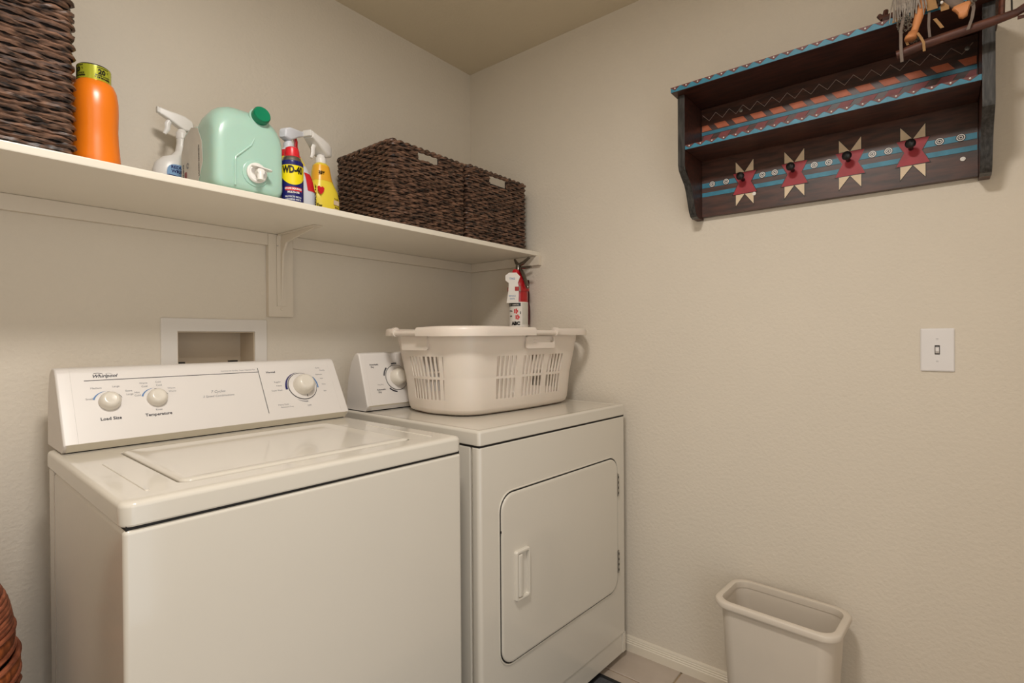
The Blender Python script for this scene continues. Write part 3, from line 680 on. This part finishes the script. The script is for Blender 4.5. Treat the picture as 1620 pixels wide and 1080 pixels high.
# ================================================================== green jug with spigot
JX, JY = -1.207, -.245
JG = thing('detergent_jug', 'translucent green detergent jug with green cap and white spigot', 'jug', (JX, JY, ZS))
def jsec(y, wl, wr, top, r, b=.0, rb=.022):
    """cross-section in XZ at depth y: rounded arch"""
    pts = []
    x0, x1 = -wl, wr
    for cx, cz, a0, rr in ((x1-r, top-r, 0, r), (x0+r, top-r, 90, r), (x0+rb, b+rb, 180, rb), (x1-rb, b+rb, 270, rb)):
        for i in range(7): a = math.radians(a0+15*i); pts.append((cx+rr*math.cos(a), y, cz+rr*math.sin(a)))
    return pts
st = [(-.141, .062, .064, .160, .048, .02), (-.139, .076, .078, .176, .054, .010), (-.134, .082, .083, .188, .058, .004), (-.122, .086, .087, .203, .060, .0), (-.105, .087, .088, .215, .062, 0), (-.080, .087, .088, .222, .064, 0), (-.045, .087, .087, .221, .068, 0),
      (-.015, .086, .086, .208, .070, 0), (.010, .085, .085, .186, .066, 0), (.024, .085, .085, .170, .06, 0), (.040, .085, .085, .182, .055, 0), (.058, .083, .085, .210, .066, 0), (.080, .078, .084, .220, .068, 0), (.100, .070, .081, .210, .064, .004), (.110, .060, .074, .185, .056, .008), (.116, .050, .062, .150, .046, .016)]
g = G(); g.loft([jsec(*s_) for s_ in st]); jb = g.build('jug_body', GREEN, JG, smooth=70)
# raised front panel ridge
g = G(); g.tube([(-.040, -.1415, .012), (-.040, -.1425, .072), (-.038, -.142, .082), (.000, -.1405, .120), (.012, -.138, .146)], .0028, 8); g.build('moulded_ridge', GREEN, jb)
capn = Vector((-.02, -.95, .22)).normalized(); cx_ = Vector((1, 0, 0)); cx_ = (cx_-capn*cx_.dot(capn)).normalized(); cy_ = capn.cross(cx_)
cm = frame(Vector((.026, -.127, .199)), cx_, cy_, capn)
g = G(); g.m = cm; g.lathe([(0, -.010), (.025, -.010), (.025, .004), (.023, .006), (0, .006)], 28); g.build('neck', GREEN, JG)
g = G(); g.m = cm; g.lathe([(0, .004), (.0215, .004), (.0218, .006), (.0218, .020), (.0195, .0235), (.0165, .0232), (0, .0225)], 32); g.build('cap', GCAP, JG, smooth=45)
sm = frame(Vector((.010, -.1415, .051)), (1, 0, 0), (0, 0, 1), (0, -1, 0))
g = G(); g.m = sm; g.lathe([(0, -.004), (.033, -.004), (.033, .001), (.030, .003), (0, .003)], 32); g.build('spigot_seat', GREEN, JG)
g = G(); g.m = sm; g.lathe([(0, .003), (.0245, .003), (.025, .005), (.025, .009), (.022, .0115), (.018, .0105), (.015, .012), (0, .012)], 32); sg = g.build('spigot', WPL, JG, smooth=40)
g = G(); g.m = sm; g.lathe([(0, .010), (.0095, .010), (.009, .030), (0, .031)], 20); g.tube([(0, .006, .022), (0, -.006, .025), (0, -.021, .026)], .0075, 14); g.build('spout', WPL, sg)
g = G(); g.m = sm; g.loft([[(p[0], .010-.004*(p[0]+.02)/.05, p[1]+.0) for p in rrect(-.020, .030, .014, .033, .008, 4)], [(p[0], .0125-.004*(p[0]+.02)/.05, p[1]) for p in rrect(-.020, .030, .014, .033, .008, 4)]]); g.build('lever', WPL, sg)
# side label on the left flank
lab = [(.063, .004), (-.045, .002), (-.075, .05), (-.070, .10), (-.045, .140), (-.005, .150), (.040, .135), (.062, .095)]
g = G(); g.prism([(a, b+.022) for a, b in lab], -.0882, -.0876, 'x'); lb = g.build('side_label', LBL, JG)
g = G()
for q_, (yy, zz, sz, tx_) in enumerate(((.045, .035, .011, 'WARNING'), (-.055, .040, .0075, 'LAUNDRY DETERGENT'))):
    g = G(); g.m = frame(Vector((-.0886, yy, zz+.0)), (0, 0, 1), (0, 1, 0), (-1, 0, 0)); g.text(tx_, sz, 0, 0, align='LEFT', bold=.05); g.build('lettering', BLK, lb, smooth=0)
g = G(); g.m = frame(Vector((-.0886, .02, .05)), (0, -1, 0), (0, 0, 1), (-1, 0, 0)); 
for yy, zz in ((.0, .03), (.004, -.015)): g.arc(.004, .008, 0, 330, 14, yy, zz)
g.build('label_mark', INKG, lb, smooth=0)
g = G(); g.m = frame(Vector((-.0886, .032, .05)), (0, -1, 0), (0, 0, 1), (-1, 0, 0)); g.prism(rrect(-.008, .006, -.01, .016, .003, 3), 0, .0003, 'z'); g.build('label_mark', PINKP, lb, smooth=0)

# ================================================================== fire extinguisher
FX, FY, FZ = -.066, -.338, 1.10
FE = thing('fire_extinguisher', 'small red fire extinguisher with white tag hanging in the corner under the shelf', 'fire extinguisher', (FX, FY, FZ))
FR = .040
g = G(); g.lathe([(0, .1285), (FR*.9, .1285), (FR, .132), (FR, .318), (FR*.93, .334), (FR*.7, .350), (.018, .358), (.016, .366), (0, .366)], 36); g.build('cylinder', REDX, FE, smooth=50)
va = math.atan2(-1, -.2)   # facing the viewer
fa = -.93                  # angle used by patch(): centre of the label toward the camera
g = G(); g.patch(FR+.0005, fa-1.7, fa+1.7, lambda t: .1325, lambda t: .240, 30); flb = g.build('label', WHT, FE, smooth=60)
g = G(); g.patch(FR+.0009, fa-1.3, fa+.25, lambda t: .222, lambda t: .236, 14); g.build('label_header', BLK, flb, smooth=60)
g = G()
for da, zz in ((-.25, .200), (-.10, .175)):
    for k_ in range(5):
        aa = fa+da+.16*math.cos(k_*1.26); g.patch(FR+.0009, aa-.07, aa+.07, lambda t, z=zz, k=k_: z-.004+.006*math.sin(k*1.26), lambda t, z=zz, k=k_: z+.006+.006*math.sin(k*1.26), 3)
g.build('label_pictogram', RED, flb, smooth=60)
cyltext([('ABC', -.012, .1435, .019, dict(bold=.08)), ('PULL', -.036, .200, .008, dict(bold=.05)), ('AIM', -.036, .178, .008, dict(bold=.05)), ('i', .009, .190, .014, dict(bold=.08))], FR+.0012, fa, 0, BLK, flb)
cyltext([('DRY CHEMICAL', -.022, .2255, .007, dict(bold=.03))], FR+.0014, fa, 0, WHT, flb)
g = G(); g.patch(FR+.0009, fa+.42, fa+1.25, lambda t: .145, lambda t: .236, 10); g.build('instruction_panel', LBL, flb, smooth=60)
g = G(); g.lathe([(0, .360), (.014, .360), (.014, .378), (.011, .384), (.011, .398), (0, .398)], 18); g.build('valve', CHROME, FE)
def P3(*a): return [Vector(p) for p in a]
# squeeze levers point to the room
hv = Vector((-.25, -.97, 0)).normalized()
def along(t, z, s_=0): return hv*t+Vector((-hv.y, hv.x, 0))*s_+Vector((0, 0, z))
g = G(); g.tube([along(-.026, .427), along(-.014, .410), along(.004, .398), along(.035, .405), along(.078, .4225)], [.005, .008, .009, .008, .006], 10, flat=.7); g.build('lever', CHROME, FE)
g = G(); g.tube([along(0, .386), along(.03, .384), along(.060, .383), along(.088, .382)], [.007, .0065, .006, .005], 10, flat=.7); g.build('carry_handle', CHROME, FE)
g = G(); g.tube([along(.012, .384), along(.034, .355), along(.062, .305), along(.066, .297)], [.009, .009, .008, .007], 12); g.build('nozzle_lever', CHROME, FE)
g = G(); g.m = frame(along(.0, .366)+Vector((-.021, -.002, 0)), (0, -1, 0), (0, 0, 1), (-1, 0, 0)); g.lathe([(0, -.008), (.0135, -.008), (.0135, .006), (.011, .009), (0, .009)], 20); g.build('gauge', RED, FE)
tg = Vector((-.80, -.60, 0)); tside = Vector((-.60, .80, 0))
g = G(); pts_ = [(-.030, .235), (.020, .235), (.022, .300), (.018, .320), (.028, .345), (.012, .362), (-.018, .362), (-.034, .350), (-.034, .330), (-.020, .318), (-.022, .285)]
g.m = frame(tg*(FR+.004), -tside, (0, 0, 1), tg); g.prism([(a-.019, b) for a, b in pts_], 0, .0008, 'z'); tgp = g.build('inspection_tag', WHT, FE)
g = G(); g.m = frame(tg*(FR+.0052), -tside, (0, 0, 1), tg); g.text('TAG', .012, -.025, .333, bold=.02); g.build('lettering', BLUEI, tgp, smooth=0)
for tx_, zz in (('SERVICE', .262), ('DATE', .25)):
    g = G(); g.m = frame(tg*(FR+.0052), -tside, (0, 0, 1), tg); g.text(tx_, .008, -.025, zz, bold=.02); g.build('lettering', BLUEI, tgp, smooth=0)
g = G(); g.lathe([(FR+.0008, .286), (FR+.0068, .286), (FR+.0068, .303), (FR+.0008, .303)], 36); g.build('strap', REDX, FE)
g = G(); g.m = frame(tg*(FR+.007), -tside, (0, 0, 1), tg); g.box(.004, .010, .284, .305, 0, .003); g.build('strap_buckle', CHROME, FE)
g = G(); g.box(.0405, .0655, -.010, .010, .16, .34); g.build('wall_bracket', REDD, FE, bevel=.002)
g = G(); g.tube([(.031, -.028, .245), (.033, -.030, .22), (.033, -.030, .18), (.031, -.028, .145)], .005, 8); g.build('hose', REDD, FE)

# ================================================================== light switch
LS = thing('light_switch', 'white wall plate with a single toggle light switch', 'light switch', (0, -1.7255, 1.148))
def lsl(k, x): return [(x, p[0], p[1]) for p in rrect(-.0360+k, .0360-k, -.0580+k, .0580-k, .003, 3)]
slot_ = lambda x: [(x, p[0], p[1]) for p in rrect(-.0055, .0055, -.0125, .0125, .0008, 3)]
g = G(); g.loft([lsl(0, -.0004), lsl(0, -.003), lsl(.002, -.005), lsl(.004, -.0056), slot_(-.0056), slot_(-.0006)], ring=True); g.build('plate', SWP, LS)
G().box(-.0012, -.0006, -.0052, .0052, -.012, .012).build('switch_slot', DARK, LS)
g = G(); g.loft([[(-.0012, y, z) for y, z in ((-.0045, -.010), (.0045, -.010), (.0045, .009), (-.0045, .009))], [(-.009, y, z) for y, z in ((-.0042, -.008), (.0042, -.008), (.0042, .0065), (-.0042, .0065))], [(-.014, y, z) for y, z in ((-.0036, -.003), (.0036, -.003), (.0036, .0062), (-.0036, .0062))]])
g.build('toggle', SWP, LS, bevel=.0006)
for z in (.030, -.030):
    g = G(); g.m = frame(Vector((-.0056, 0, z)), (0, -1, 0), (0, 0, 1), (-1, 0, 0)); g.lathe([(0, 0), (.003, 0), (.0027, .0008), (0, .0012)], 14); sc = g.build('screw', SWP, LS)
    G().box(-.0070, -.0066, -.0024, .0024, z-.0004, z+.0004).build('screw_slot', INKG, sc)

# ================================================================== waste bin
WB = thing('waste_bin', 'beige plastic waste bin standing on the floor against the wall', 'bin', (-.140, -1.368, 0.0008), -.072)
def bl(x0, x1, y0, y1, r, z): return [(p[0], p[1], z) for p in rrect(x0, x1, y0, y1, r, 7)]
o_ = (-.101, .103, -.167, .167)
def so(k, z, r=.040): return bl(o_[0]+k, o_[1]-k, o_[2]+k, o_[3]-k, r, z)
g = G(); g.loft([so(.040, 0, .03), so(.036, .004, .034), so(.0355, .010, .034), so(.0165, .368, .040), so(.016, .375, .040), so(.012, .378, .042), so(.015, .381, .041), so(.0175, .381, .039), so(.020, .36, .038), so(.040, .012, .03), so(.041, .006, .028)])
g.build('bin_body', CAN, WB, smooth=50)
g = G(); g.loft([so(.012, .382, .042), so(.002, .382, .046), so(0, .386, .047), so(0, .396, .047), so(.003, .4005, .046), so(.012, .402, .042), so(.018, .400, .038), so(.0195, .394, .037), so(.0195, .3815, .037)], ring=True); g.build('rim', CAN, WB, smooth=50)

# ================================================================== painted wall rack
RK = thing('wall_rack', 'dark wooden wall rack with painted southwestern pattern and four pegs', 'rack', (0, -1.455, 1.59))
yl, yr = -1.102, -1.808
bb_ = G().box(-.020, -.0005, yr, yl, 1.595, 1.960).build('back_board', WOOD, RK, world=True, bevel=.001)
sprof = [(-.0005, 1.9595), (-.172, 1.9595), (-.172, 1.737), (-.166, 1.722), (-.142, 1.704), (-.120, 1.688), (-.104, 1.665), (-.092, 1.636), (-.078, 1.606), (-.064, 1.592), (-.046, 1.587), (-.0005, 1.587)]
for a, b in ((yl+.0005, yl+.022), (yr-.023, yr-.0005)):
    sb = G().prism(sprof, a, b, 'y').build('side_board', WOOD, RK, world=True)
    e = .0018; eo = [(x-e, z-(e if i > 2 else 0)) for i, (x, z) in enumerate(sprof[1:-1])]
    g = G(); ring_ = eo+sprof[1:-1][::-1]; g.prism(ring_, a-.0003, b+.0003, 'y'); g.build('painted_edge', GLAREB, sb, world=True, smooth=50, bevel=.0006)
tb = G().box(-.205, -.0005, yr-.036, yl+.032, 1.9605, 1.978).build('top_board', WOOD, RK, world=True, bevel=.0015)
ms = G().box(-.171, -.0205, yr+.0005, yl-.0005, 1.7835, 1.799).build('middle_shelf', WOOD, RK, world=True, bevel=.001)
def edge_strip(par, x, ya, yb, z0, z1, y0s, step):
    G().box(x-.0009, x-.0001, ya, yb, z0+.001, z1-.001).build('teal_edge', TEAL, par, world=True)
    y = y0s; n_ = 0
    while y > ya+.01:
        g = G(); h_ = z1-z0
        g.prism([(y-step*.44, z1-.0012), (y+step*.44, z1-.0012), (y, z0+h_*.28)], x-.0017, x-.0008, 'x'); tr_ = g.build('edge_triangle', TRI, par, world=True)
        g = G(); g.m = frame(Vector((x-.0016, y, z0+h_*.66)), (0, -1, 0), (0, 0, 1), (-1, 0, 0)); g.lathe([(0, 0), (.0022, 0), (.0017, .0014), (0, .002)], 8); g.build('stud', WHT, tr_, world=True)
        y -= step
edge_strip(tb, -.205, yr-.036, yl+.032, 1.9605, 1.978, -1.084, .0357)
edge_strip(ms, -.171, yr+.0005, yl-.0005, 1.7835, 1.799, -1.116, .0353)
xb = -.0200
def flat(par, poly, mat, name, lift=.0004, th=.0008):
    return G().prism(poly, xb-lift-th, xb-lift, 'x').build(name, mat, par, world=True, smooth=0)
# zigzag line, orange and rose parallelograms, teal band
g = G(); pts_ = []; k_ = 0; y = -1.107
while y > yr+.006: pts_.append((xb-.0008, y, 1.940 if k_ % 2 == 0 else 1.917)); y -= .0216; k_ += 1
g.tube(pts_, .0011, 4); g.build('zigzag_line', LINE, bb_, world=True, smooth=0)
flat(bb_, [(yr+.002, 1.8708), (yl-.002, 1.8708), (yl-.002, 1.8815), (yr+.002, 1.8815)], TEAL, 'teal_band')
k_ = 0; y = -1.087
while y > yr+.02:
    yt0, yt1, yb0, yb1 = y, y-.0365, y-.014, y-.0505
    c_ = lambda v: max(yr+.003, min(yl-.003, v))
    flat(bb_, [(c_(yt0), 1.904), (c_(yt1), 1.904), (c_(yb1), 1.8845), (c_(yb0), 1.8845)], ORNG, 'orange_block')
    flat(bb_, [(c_(yt0-.024), 1.8695), (c_(yt1-.020), 1.8695), (c_(yt1-.006), 1.852), (c_(yt0-.010), 1.852)], PINKP, 'rose_block')
    y -= .0568; k_ += 1
flat(bb_, [(yr+.002, 1.692), (yl-.002, 1.692), (yl-.002, 1.708), (yr+.002, 1.708)], TEAL, 'teal_band')
flat(bb_, [(yr+.002, 1.6625), (yl-.002, 1.6625), (yl-.002, 1.676), (yr+.002, 1.676)], TEAL, 'teal_band')
stars = [-1.241, -1.3855, -1.530, -1.6745]
for yc in stars:
    flat(bb_, [(yc+.039, 1.6505), (yc-.039, 1.6515), (yc-.0215, 1.688), (yc-.0385, 1.7225), (yc+.0385, 1.7225), (yc+.0205, 1.688)], BLK, 'star_outline', .0012, .0004)
    st_ = flat(bb_, [(yc+.0365, 1.652), (yc-.0365, 1.653), (yc-.0195, 1.688), (yc-.036, 1.721), (yc+.036, 1.721), (yc+.0185, 1.688)], REDP, 'star_panel', .0016, .0006)
    for s_ in (1, -1):
        flat(bb_, [(yc+.0285*s_, 1.7225), (yc+.0285*s_, 1.762), (yc-.0005*s_, 1.7225)], BLK, 'point_outline', .0010, .0004)
        flat(bb_, [(yc+.0285*s_, 1.651), (yc+.0285*s_, 1.6115), (yc-.0005*s_, 1.651)], BLK, 'point_outline', .0010, .0004)
        flat(st_, [(yc+.0272*s_, 1.7225), (yc+.0272*s_, 1.7585), (yc+.0008*s_, 1.7225)], CREAM, 'star_point', .0014, .0006)
        flat(st_, [(yc+.0272*s_, 1.6505), (yc+.0272*s_, 1.6150), (yc+.0008*s_, 1.6505)], CREAM, 'star_point', .0014, .0006)
    g = G(); g.m = frame(Vector((xb-.002, yc+.004, 1.697)), (0, -1, 0), (0, 0, 1), (-1, 0, .12))
    g.lathe([(0, 0), (.0062, 0), (.0055, .006), (.0045, .016), (.0065, .024), (.0105, .028), (.0125, .033), (.0115, .038), (.007, .0415), (0, .0425)], 18); g.build('peg', BLK, RK, world=True, smooth=60)
rings = [-1.138, -1.183, -1.2945, -1.3305, -1.439, -1.477, -1.5835, -1.6205, -1.731, -1.774]
for yc in rings:
    g = G(); g.m = frame(Vector((xb-.0016, yc, 1.7015)), (0, -1, 0), (0, 0, 1), (-1, 0, 0)); g.arc(0, .0105, 0, 360, 18); rg = g.build('ring_ground', BLK, bb_, world=True, smooth=0)
    g = G(); g.m = frame(Vector((xb-.0020, yc, 1.7015)), (0, -1, 0), (0, 0, 1), (-1, 0, 0)); g.arc(.0068, .0088, 0, 360, 18); g.arc(.0028, .0046, 0, 360, 12); g.build('ring_mark', WHT, rg, world=True, smooth=0)
for yc, zc in ((-1.270, 1.646), (-1.778, 1.645), (-1.231, 1.923), (-1.787, 1.928)):
    g = G(); g.m = frame(Vector((xb-.0016, yc, zc)), (0, -1, 0), (0, 0, 1), (-1, 0, 0)); g.lathe([(0, 0), (.0058, 0), (.0055, .0012), (.0025, .0016), (.0022, .0004), (0, .0004)], 14); g.build('screw', WHT if zc < 1.7 else STEEL, bb_, world=True)

# ================================================================== ornaments at the right end of the rack
ST = thing('wooden_stick_ornament', 'dark carved wooden stick frame hung across the right end of the painted rack', 'ornament', (-.222, -1.76, 1.979))
g = G(); g.tube([(-.236, -1.650, 1.868), (-.238, -1.70, 1.8755), (-.240, -1.76, 1.879), (-.242, -1.82, 1.882), (-.243, -1.862, 1.886)], [.0105, .0108, .0105, .010, .008], 10); stb = g.build('cross_stick', STICK, ST, world=True)
g = G(); g.tube([(-.243, -1.858, 1.885), (-.2435, -1.874, 1.892)], [.008, .0095], 8); g.tube([(-.243, -1.862, 1.874), (-.243, -1.878, 1.873)], [.004, .003], 6); g.build('carved_end', STICK, stb, world=True)
g = G(); g.tube([(-.240, -1.836, 1.880), (-.232, -1.838, 1.93), (-.222, -1.838, 1.995), (-.215, -1.836, 2.08)], [.010, .0095, .009, .009], 10, flat=.6); g.build('upright_slat', STICK, ST, world=True)
g = G(); g.tube([(-.243, -1.853, 1.884), (-.236, -1.853, 1.94), (-.224, -1.85, 2.05)], .0016, 6); g.build('cord', BLK, ST, world=True)
g = G(); TW = thing('carved_twig', 'short red-brown carved twig lying on top of the painted rack beside the doll', 'twig', (-.192, -1.64, 1.979))
g = G(); g.tube([(-.190, -1.62, 1.9885), (-.195, -1.664, 1.9885)], [.009, .0095], 8); g.build('twig_shaft', STICK, TW, world=True)
g = G(); g.tube([(-.190, -1.620, 1.990), (-.189, -1.611, 2.002)], [.0065, .0055], 8); g.tube([(-.190, -1.624, 1.992), (-.187, -1.626, 2.010)], [.0065, .0055], 8); g.build('carved_end', STICK, TW, world=True)

DL = thing('doll', 'seated doll with clay feet, suede fringe and grey fibres hanging over the rack', 'doll', (-.15, -1.715, 1.9785))
g = G(); g.lathe([(0, .0), (.036, .0), (.040, .010), (.034, .05), (.026, .085), (.014, .10), (.012, .112), (0, .113)], 20); g.build('torso', SUEDE, DL, smooth=60)
g = G(); g.lathe([(0, .106), (.014, .108), (.022, .120), (.025, .136), (.022, .152), (.013, .164), (0, .167)], 20); g.build('head', CLAY, DL, smooth=70)
g = G(); g.lathe([(.0265, .128), (.027, .145), (.023, .162), (.012, .172), (0, .174)], 16); g.build('hair', HAIR, DL, smooth=70)
# legs hanging over the edge of the top board
def leg(pts, rs, name, mat): return G().tube(pts, rs, 12).build(name, mat, DL, world=True, smooth=70)
leg([(-.165, -1.700, 1.995), (-.200, -1.701, 1.996), (-.220, -1.699, 1.982), (-.226, -1.692, 1.950), (-.229, -1.686, 1.925), (-.231, -1.683, 1.914)], [.014, .0125, .0118, .0098, .0078, .0082], 'leg', CLAY)
g = G(); g.loft([oval(-.233+dx, -1.681+dy, a, b, z, 16, 2.2) for dx, dy, a, b, z in ((0, 0, .006, .008, 1.917), (-.002, .001, .010, .011, 1.909), (-.006, .003, .016, .0125, 1.902), (-.008, .004, .017, .0125, 1.897), (-.008, .004, .014, .010, 1.8935))]); g.build('foot', CLAY, DL, world=True, smooth=70)
leg([(-.165, -1.735, 1.992), (-.200, -1.738, 1.990), (-.222, -1.748, 1.972), (-.226, -1.764, 1.950), (-.228, -1.772, 1.944)], [.015, .014, .0135, .011, .009], 'leg', GREYS)
g = G(); sole = [(0, -.022), (.008, -.018), (.010, -.008), (.012, .000), (.015, .008), (.012, .013), (.004, .0135), (-.006, .012), (-.016, .010), (-.019, .005), (-.014, -.001), (-.009, -.009), (-.007, -.018)]
g.m = frame(Vector((-.242, -1.772, 1.930)), (0, -1, 0), (0, 0, 1), (-1, 0, 0)); g.loft([[(a*.8, b*.8, -.012) for a, b in sole], [(a, b, -.004) for a, b in sole], [(a, b, .002) for a, b in sole], [(a*.82, b*.82, .006) for a, b in sole]]); g.build('foot', CLAY, DL, world=True, smooth=60)
def strip(pts, w_, mat, name='fringe_strip'):
    P = [Vector(p) for p in pts]; loops = []
    for p in P: loops.append([p+Vector((-.0006, w_, 0)), p+Vector((-.0006, -w_, 0)), p+Vector((.0006, -w_, 0)), p+Vector((.0006, w_, 0))])
    G().loft(loops).build(name, mat, DL, world=True, smooth=50)
strip([(-.214, -1.668, 1.985), (-.240, -1.664, 1.955), (-.2515, -1.659, 1.92), (-.2535, -1.659, 1.88), (-.253, -1.661, 1.842)], .0032, GREYS)
strip([(-.244, -1.690, 1.905), (-.2535, -1.696, 1.889), (-.256, -1.702, 1.872), (-.256, -1.703, 1.852)], .0026, SUEDE)
strip([(-.236, -1.670, 1.910), (-.236, -1.669, 1.895), (-.235, -1.672, 1.886)], .0026, SUEDE)
strip([(-.224, -1.712, 1.955), (-.228, -1.711, 1.92), (-.228, -1.713, 1.893)], .0026, GREYS)
strip([(-.224, -1.722, 1.935), (-.227, -1.730, 1.919), (-.227, -1.736, 1.907)], .0034, SUEDE)
strip([(-.228, -1.790, 1.945), (-.254, -1.790, 1.918), (-.258, -1.787, 1.895), (-.258, -1.780, 1.872)], .003, GREYS)
strip([(-.214, -1.708, 2.03), (-.2255, -1.712, 1.99), (-.230, -1.718, 1.955)], .010, SUEDE, 'suede_flap')
strip([(-.206, -1.728, 2.03), (-.226, -1.737, 1.99), (-.229, -1.741, 1.945)], .0075, SUEDE, 'suede_flap')
strip([(-.210, -1.658, 2.0), (-.228, -1.649, 1.975), (-.231, -1.6465, 1.952)], .0055, SUEDE, 'suede_flap')
rnd = random.Random(4)
g = G()
for i in range(46):
    y = -1.642-.058*i/45; e_ = rnd.uniform(-.008, .008)
    g.tube([(-.175, y, 2.06), (-.212+rnd.uniform(-.004, .002), y+e_*.5, 2.02), (-.236+rnd.uniform(-.006, .002), y+e_, 1.985), (-.236+rnd.uniform(-.006, .004), y+e_*1.5, 1.950+rnd.uniform(-.004, .022))], [.0016, .0016, .0014, .0008], 5)
fb = g.build('grey_fibres', HAIR, DL, world=True); fb['kind'] = 'stuff'
def beads(cy, cz, ry, rz, n_, x=-.238):
    g = G()
    for i in range(n_):
        a = rnd.uniform(0, 2*PI); q_ = math.sqrt(rnd.random()); c = Vector((x+rnd.uniform(-.006, .006), cy+ry*q_*math.cos(a), cz+rz*q_*math.sin(a))); r = rnd.uniform(.0013, .0022)
        g.add([c+Vector(d)*r for d in ((1,0,0),(-1,0,0),(0,1,0),(0,-1,0),(0,0,1),(0,0,-1))], [(0,2,4),(2,1,4),(1,3,4),(3,0,4),(2,0,5),(1,2,5),(3,1,5),(0,3,5)])
    o = g.build('bead_cluster', BEAD, DL, world=True, smooth=0); o['kind'] = 'stuff'
beads(-1.666, 1.938, .015, .019, 190); beads(-1.689, 1.893, .011, .007, 90, -.228); beads(-1.790, 1.955, .012, .012, 90, -.228); beads(-1.787, 1.938, .003, .012, 30, -.243)
g = G(); g.tube([(-.216, -1.728, 2.02), (-.231, -1.730, 1.985), (-.234, -1.731, 1.958)], .0026, 8); g.build('bead_string', BLK, DL, world=True)
for zz in (1.972, 1.962):
    g = G(); g.lathe([(0, -.004), (.003, -.002), (.003, .002), (0, .004)], 10, (0, 0)); g.v = [v+Vector((-.2365, -1.735, zz)) for v in g.v]; g.build('bead', WHT, DL, world=True)

# ================================================================== rattan hamper at the lower left
HX, HY = -1.826, -.285
HM = thing('rattan_hamper', 'terracotta rattan hamper with coiled lid left of the washer', 'hamper', (HX, HY, .0005))
def ring(r, z, n=64): return [(r*math.cos(2*PI*i/n), r*math.sin(2*PI*i/n), z) for i in range(n)]
g = G()
for k_ in range(47):
    z = .010+k_*.0112; r = .150+.038*min(1, z/.5); ph = k_ % 2
    g.tube([((r+.0022*math.sin(26*2*PI*i/130+PI*ph))*math.cos(2*PI*i/130), (r+.0022*math.sin(26*2*PI*i/130+PI*ph))*math.sin(2*PI*i/130), z) for i in range(130)], .0064, 6, closed=True)
hb_ = g.build('woven_body', RATT, HM, smooth=60); hb_['kind'] = 'stuff'
G().lathe([(0, .002), (.142, .002), (.178, .50), (.178, .585), (0, .585)], 32).build('lining', WICKD, HM)
for rz, rr, nm in ((.562, .185, 'body_band'), (.612, .178, 'lid_band')):
    g = G(); N_ = 200
    g.loft([[((rr+.007*math.cos(a)*(1+.22*(j % 2))+.001)*math.cos(2*PI*j/N_), (rr+.007*math.cos(a)*(1+.22*(j % 2))+.001)*math.sin(2*PI*j/N_), rz+.016*math.sin(a)) for a in [2*PI*q_/10 for q_ in range(10)]] for j in range(N_)], ring=True)
    bd = g.build(nm, RATW, HM, smooth=60)
    for s_ in (-.0175, .0175):
        G().tube(ring(rr+.006, rz+s_, 72), .0052, 8, closed=True).build('band_edge', RATT, bd)
g = G()
for k_ in range(13):
    t_ = k_/12; z = .640+.088*t_+.03*t_*t_; r = .179-.014*t_-.060*t_**4
    g.tube(ring(r, z), .0066, 7, closed=True)
for k_ in range(10): g.tube(ring(.098-.010*k_, .763+.0016*k_, 48), .006, 6, closed=True)
ld_ = g.build('coiled_lid', RATT, HM, smooth=60); ld_['kind'] = 'stuff'
G().lathe([(.170, .630), (.168, .66), (.156, .72), (.095, .755), (0, .765)], 32).build('lid_lining', WICKD, HM)
G().lathe([(0, .774), (.014, .776), (.016, .792), (.010, .803), (0, .806)], 16).build('lid_knob', RATW, HM, smooth=60)

# ================================================================== floor mat
FM = thing('floor_mat', 'dark grey floor mat with black border in front of the dryer', 'mat', (-.9, -1.1, 0.0006))
G().box(-.70, .688, -.28, .298, 0, .007).build('mat_field', MAT, FM, bevel=.002)
g = G(); g.loft([[(p[0], p[1], z) for p in rrect(*R_, .01, 3)] for R_, z in (((-.706, .694, -.286, .304), 0), ((-.706, .694, -.286, .304), .0075), ((-.692, .680, -.272, .290), .0085), ((-.690, .678, -.270, .288), .0071))]+[], cap0=False, cap1=False); g.build('mat_border', MATB, FM)
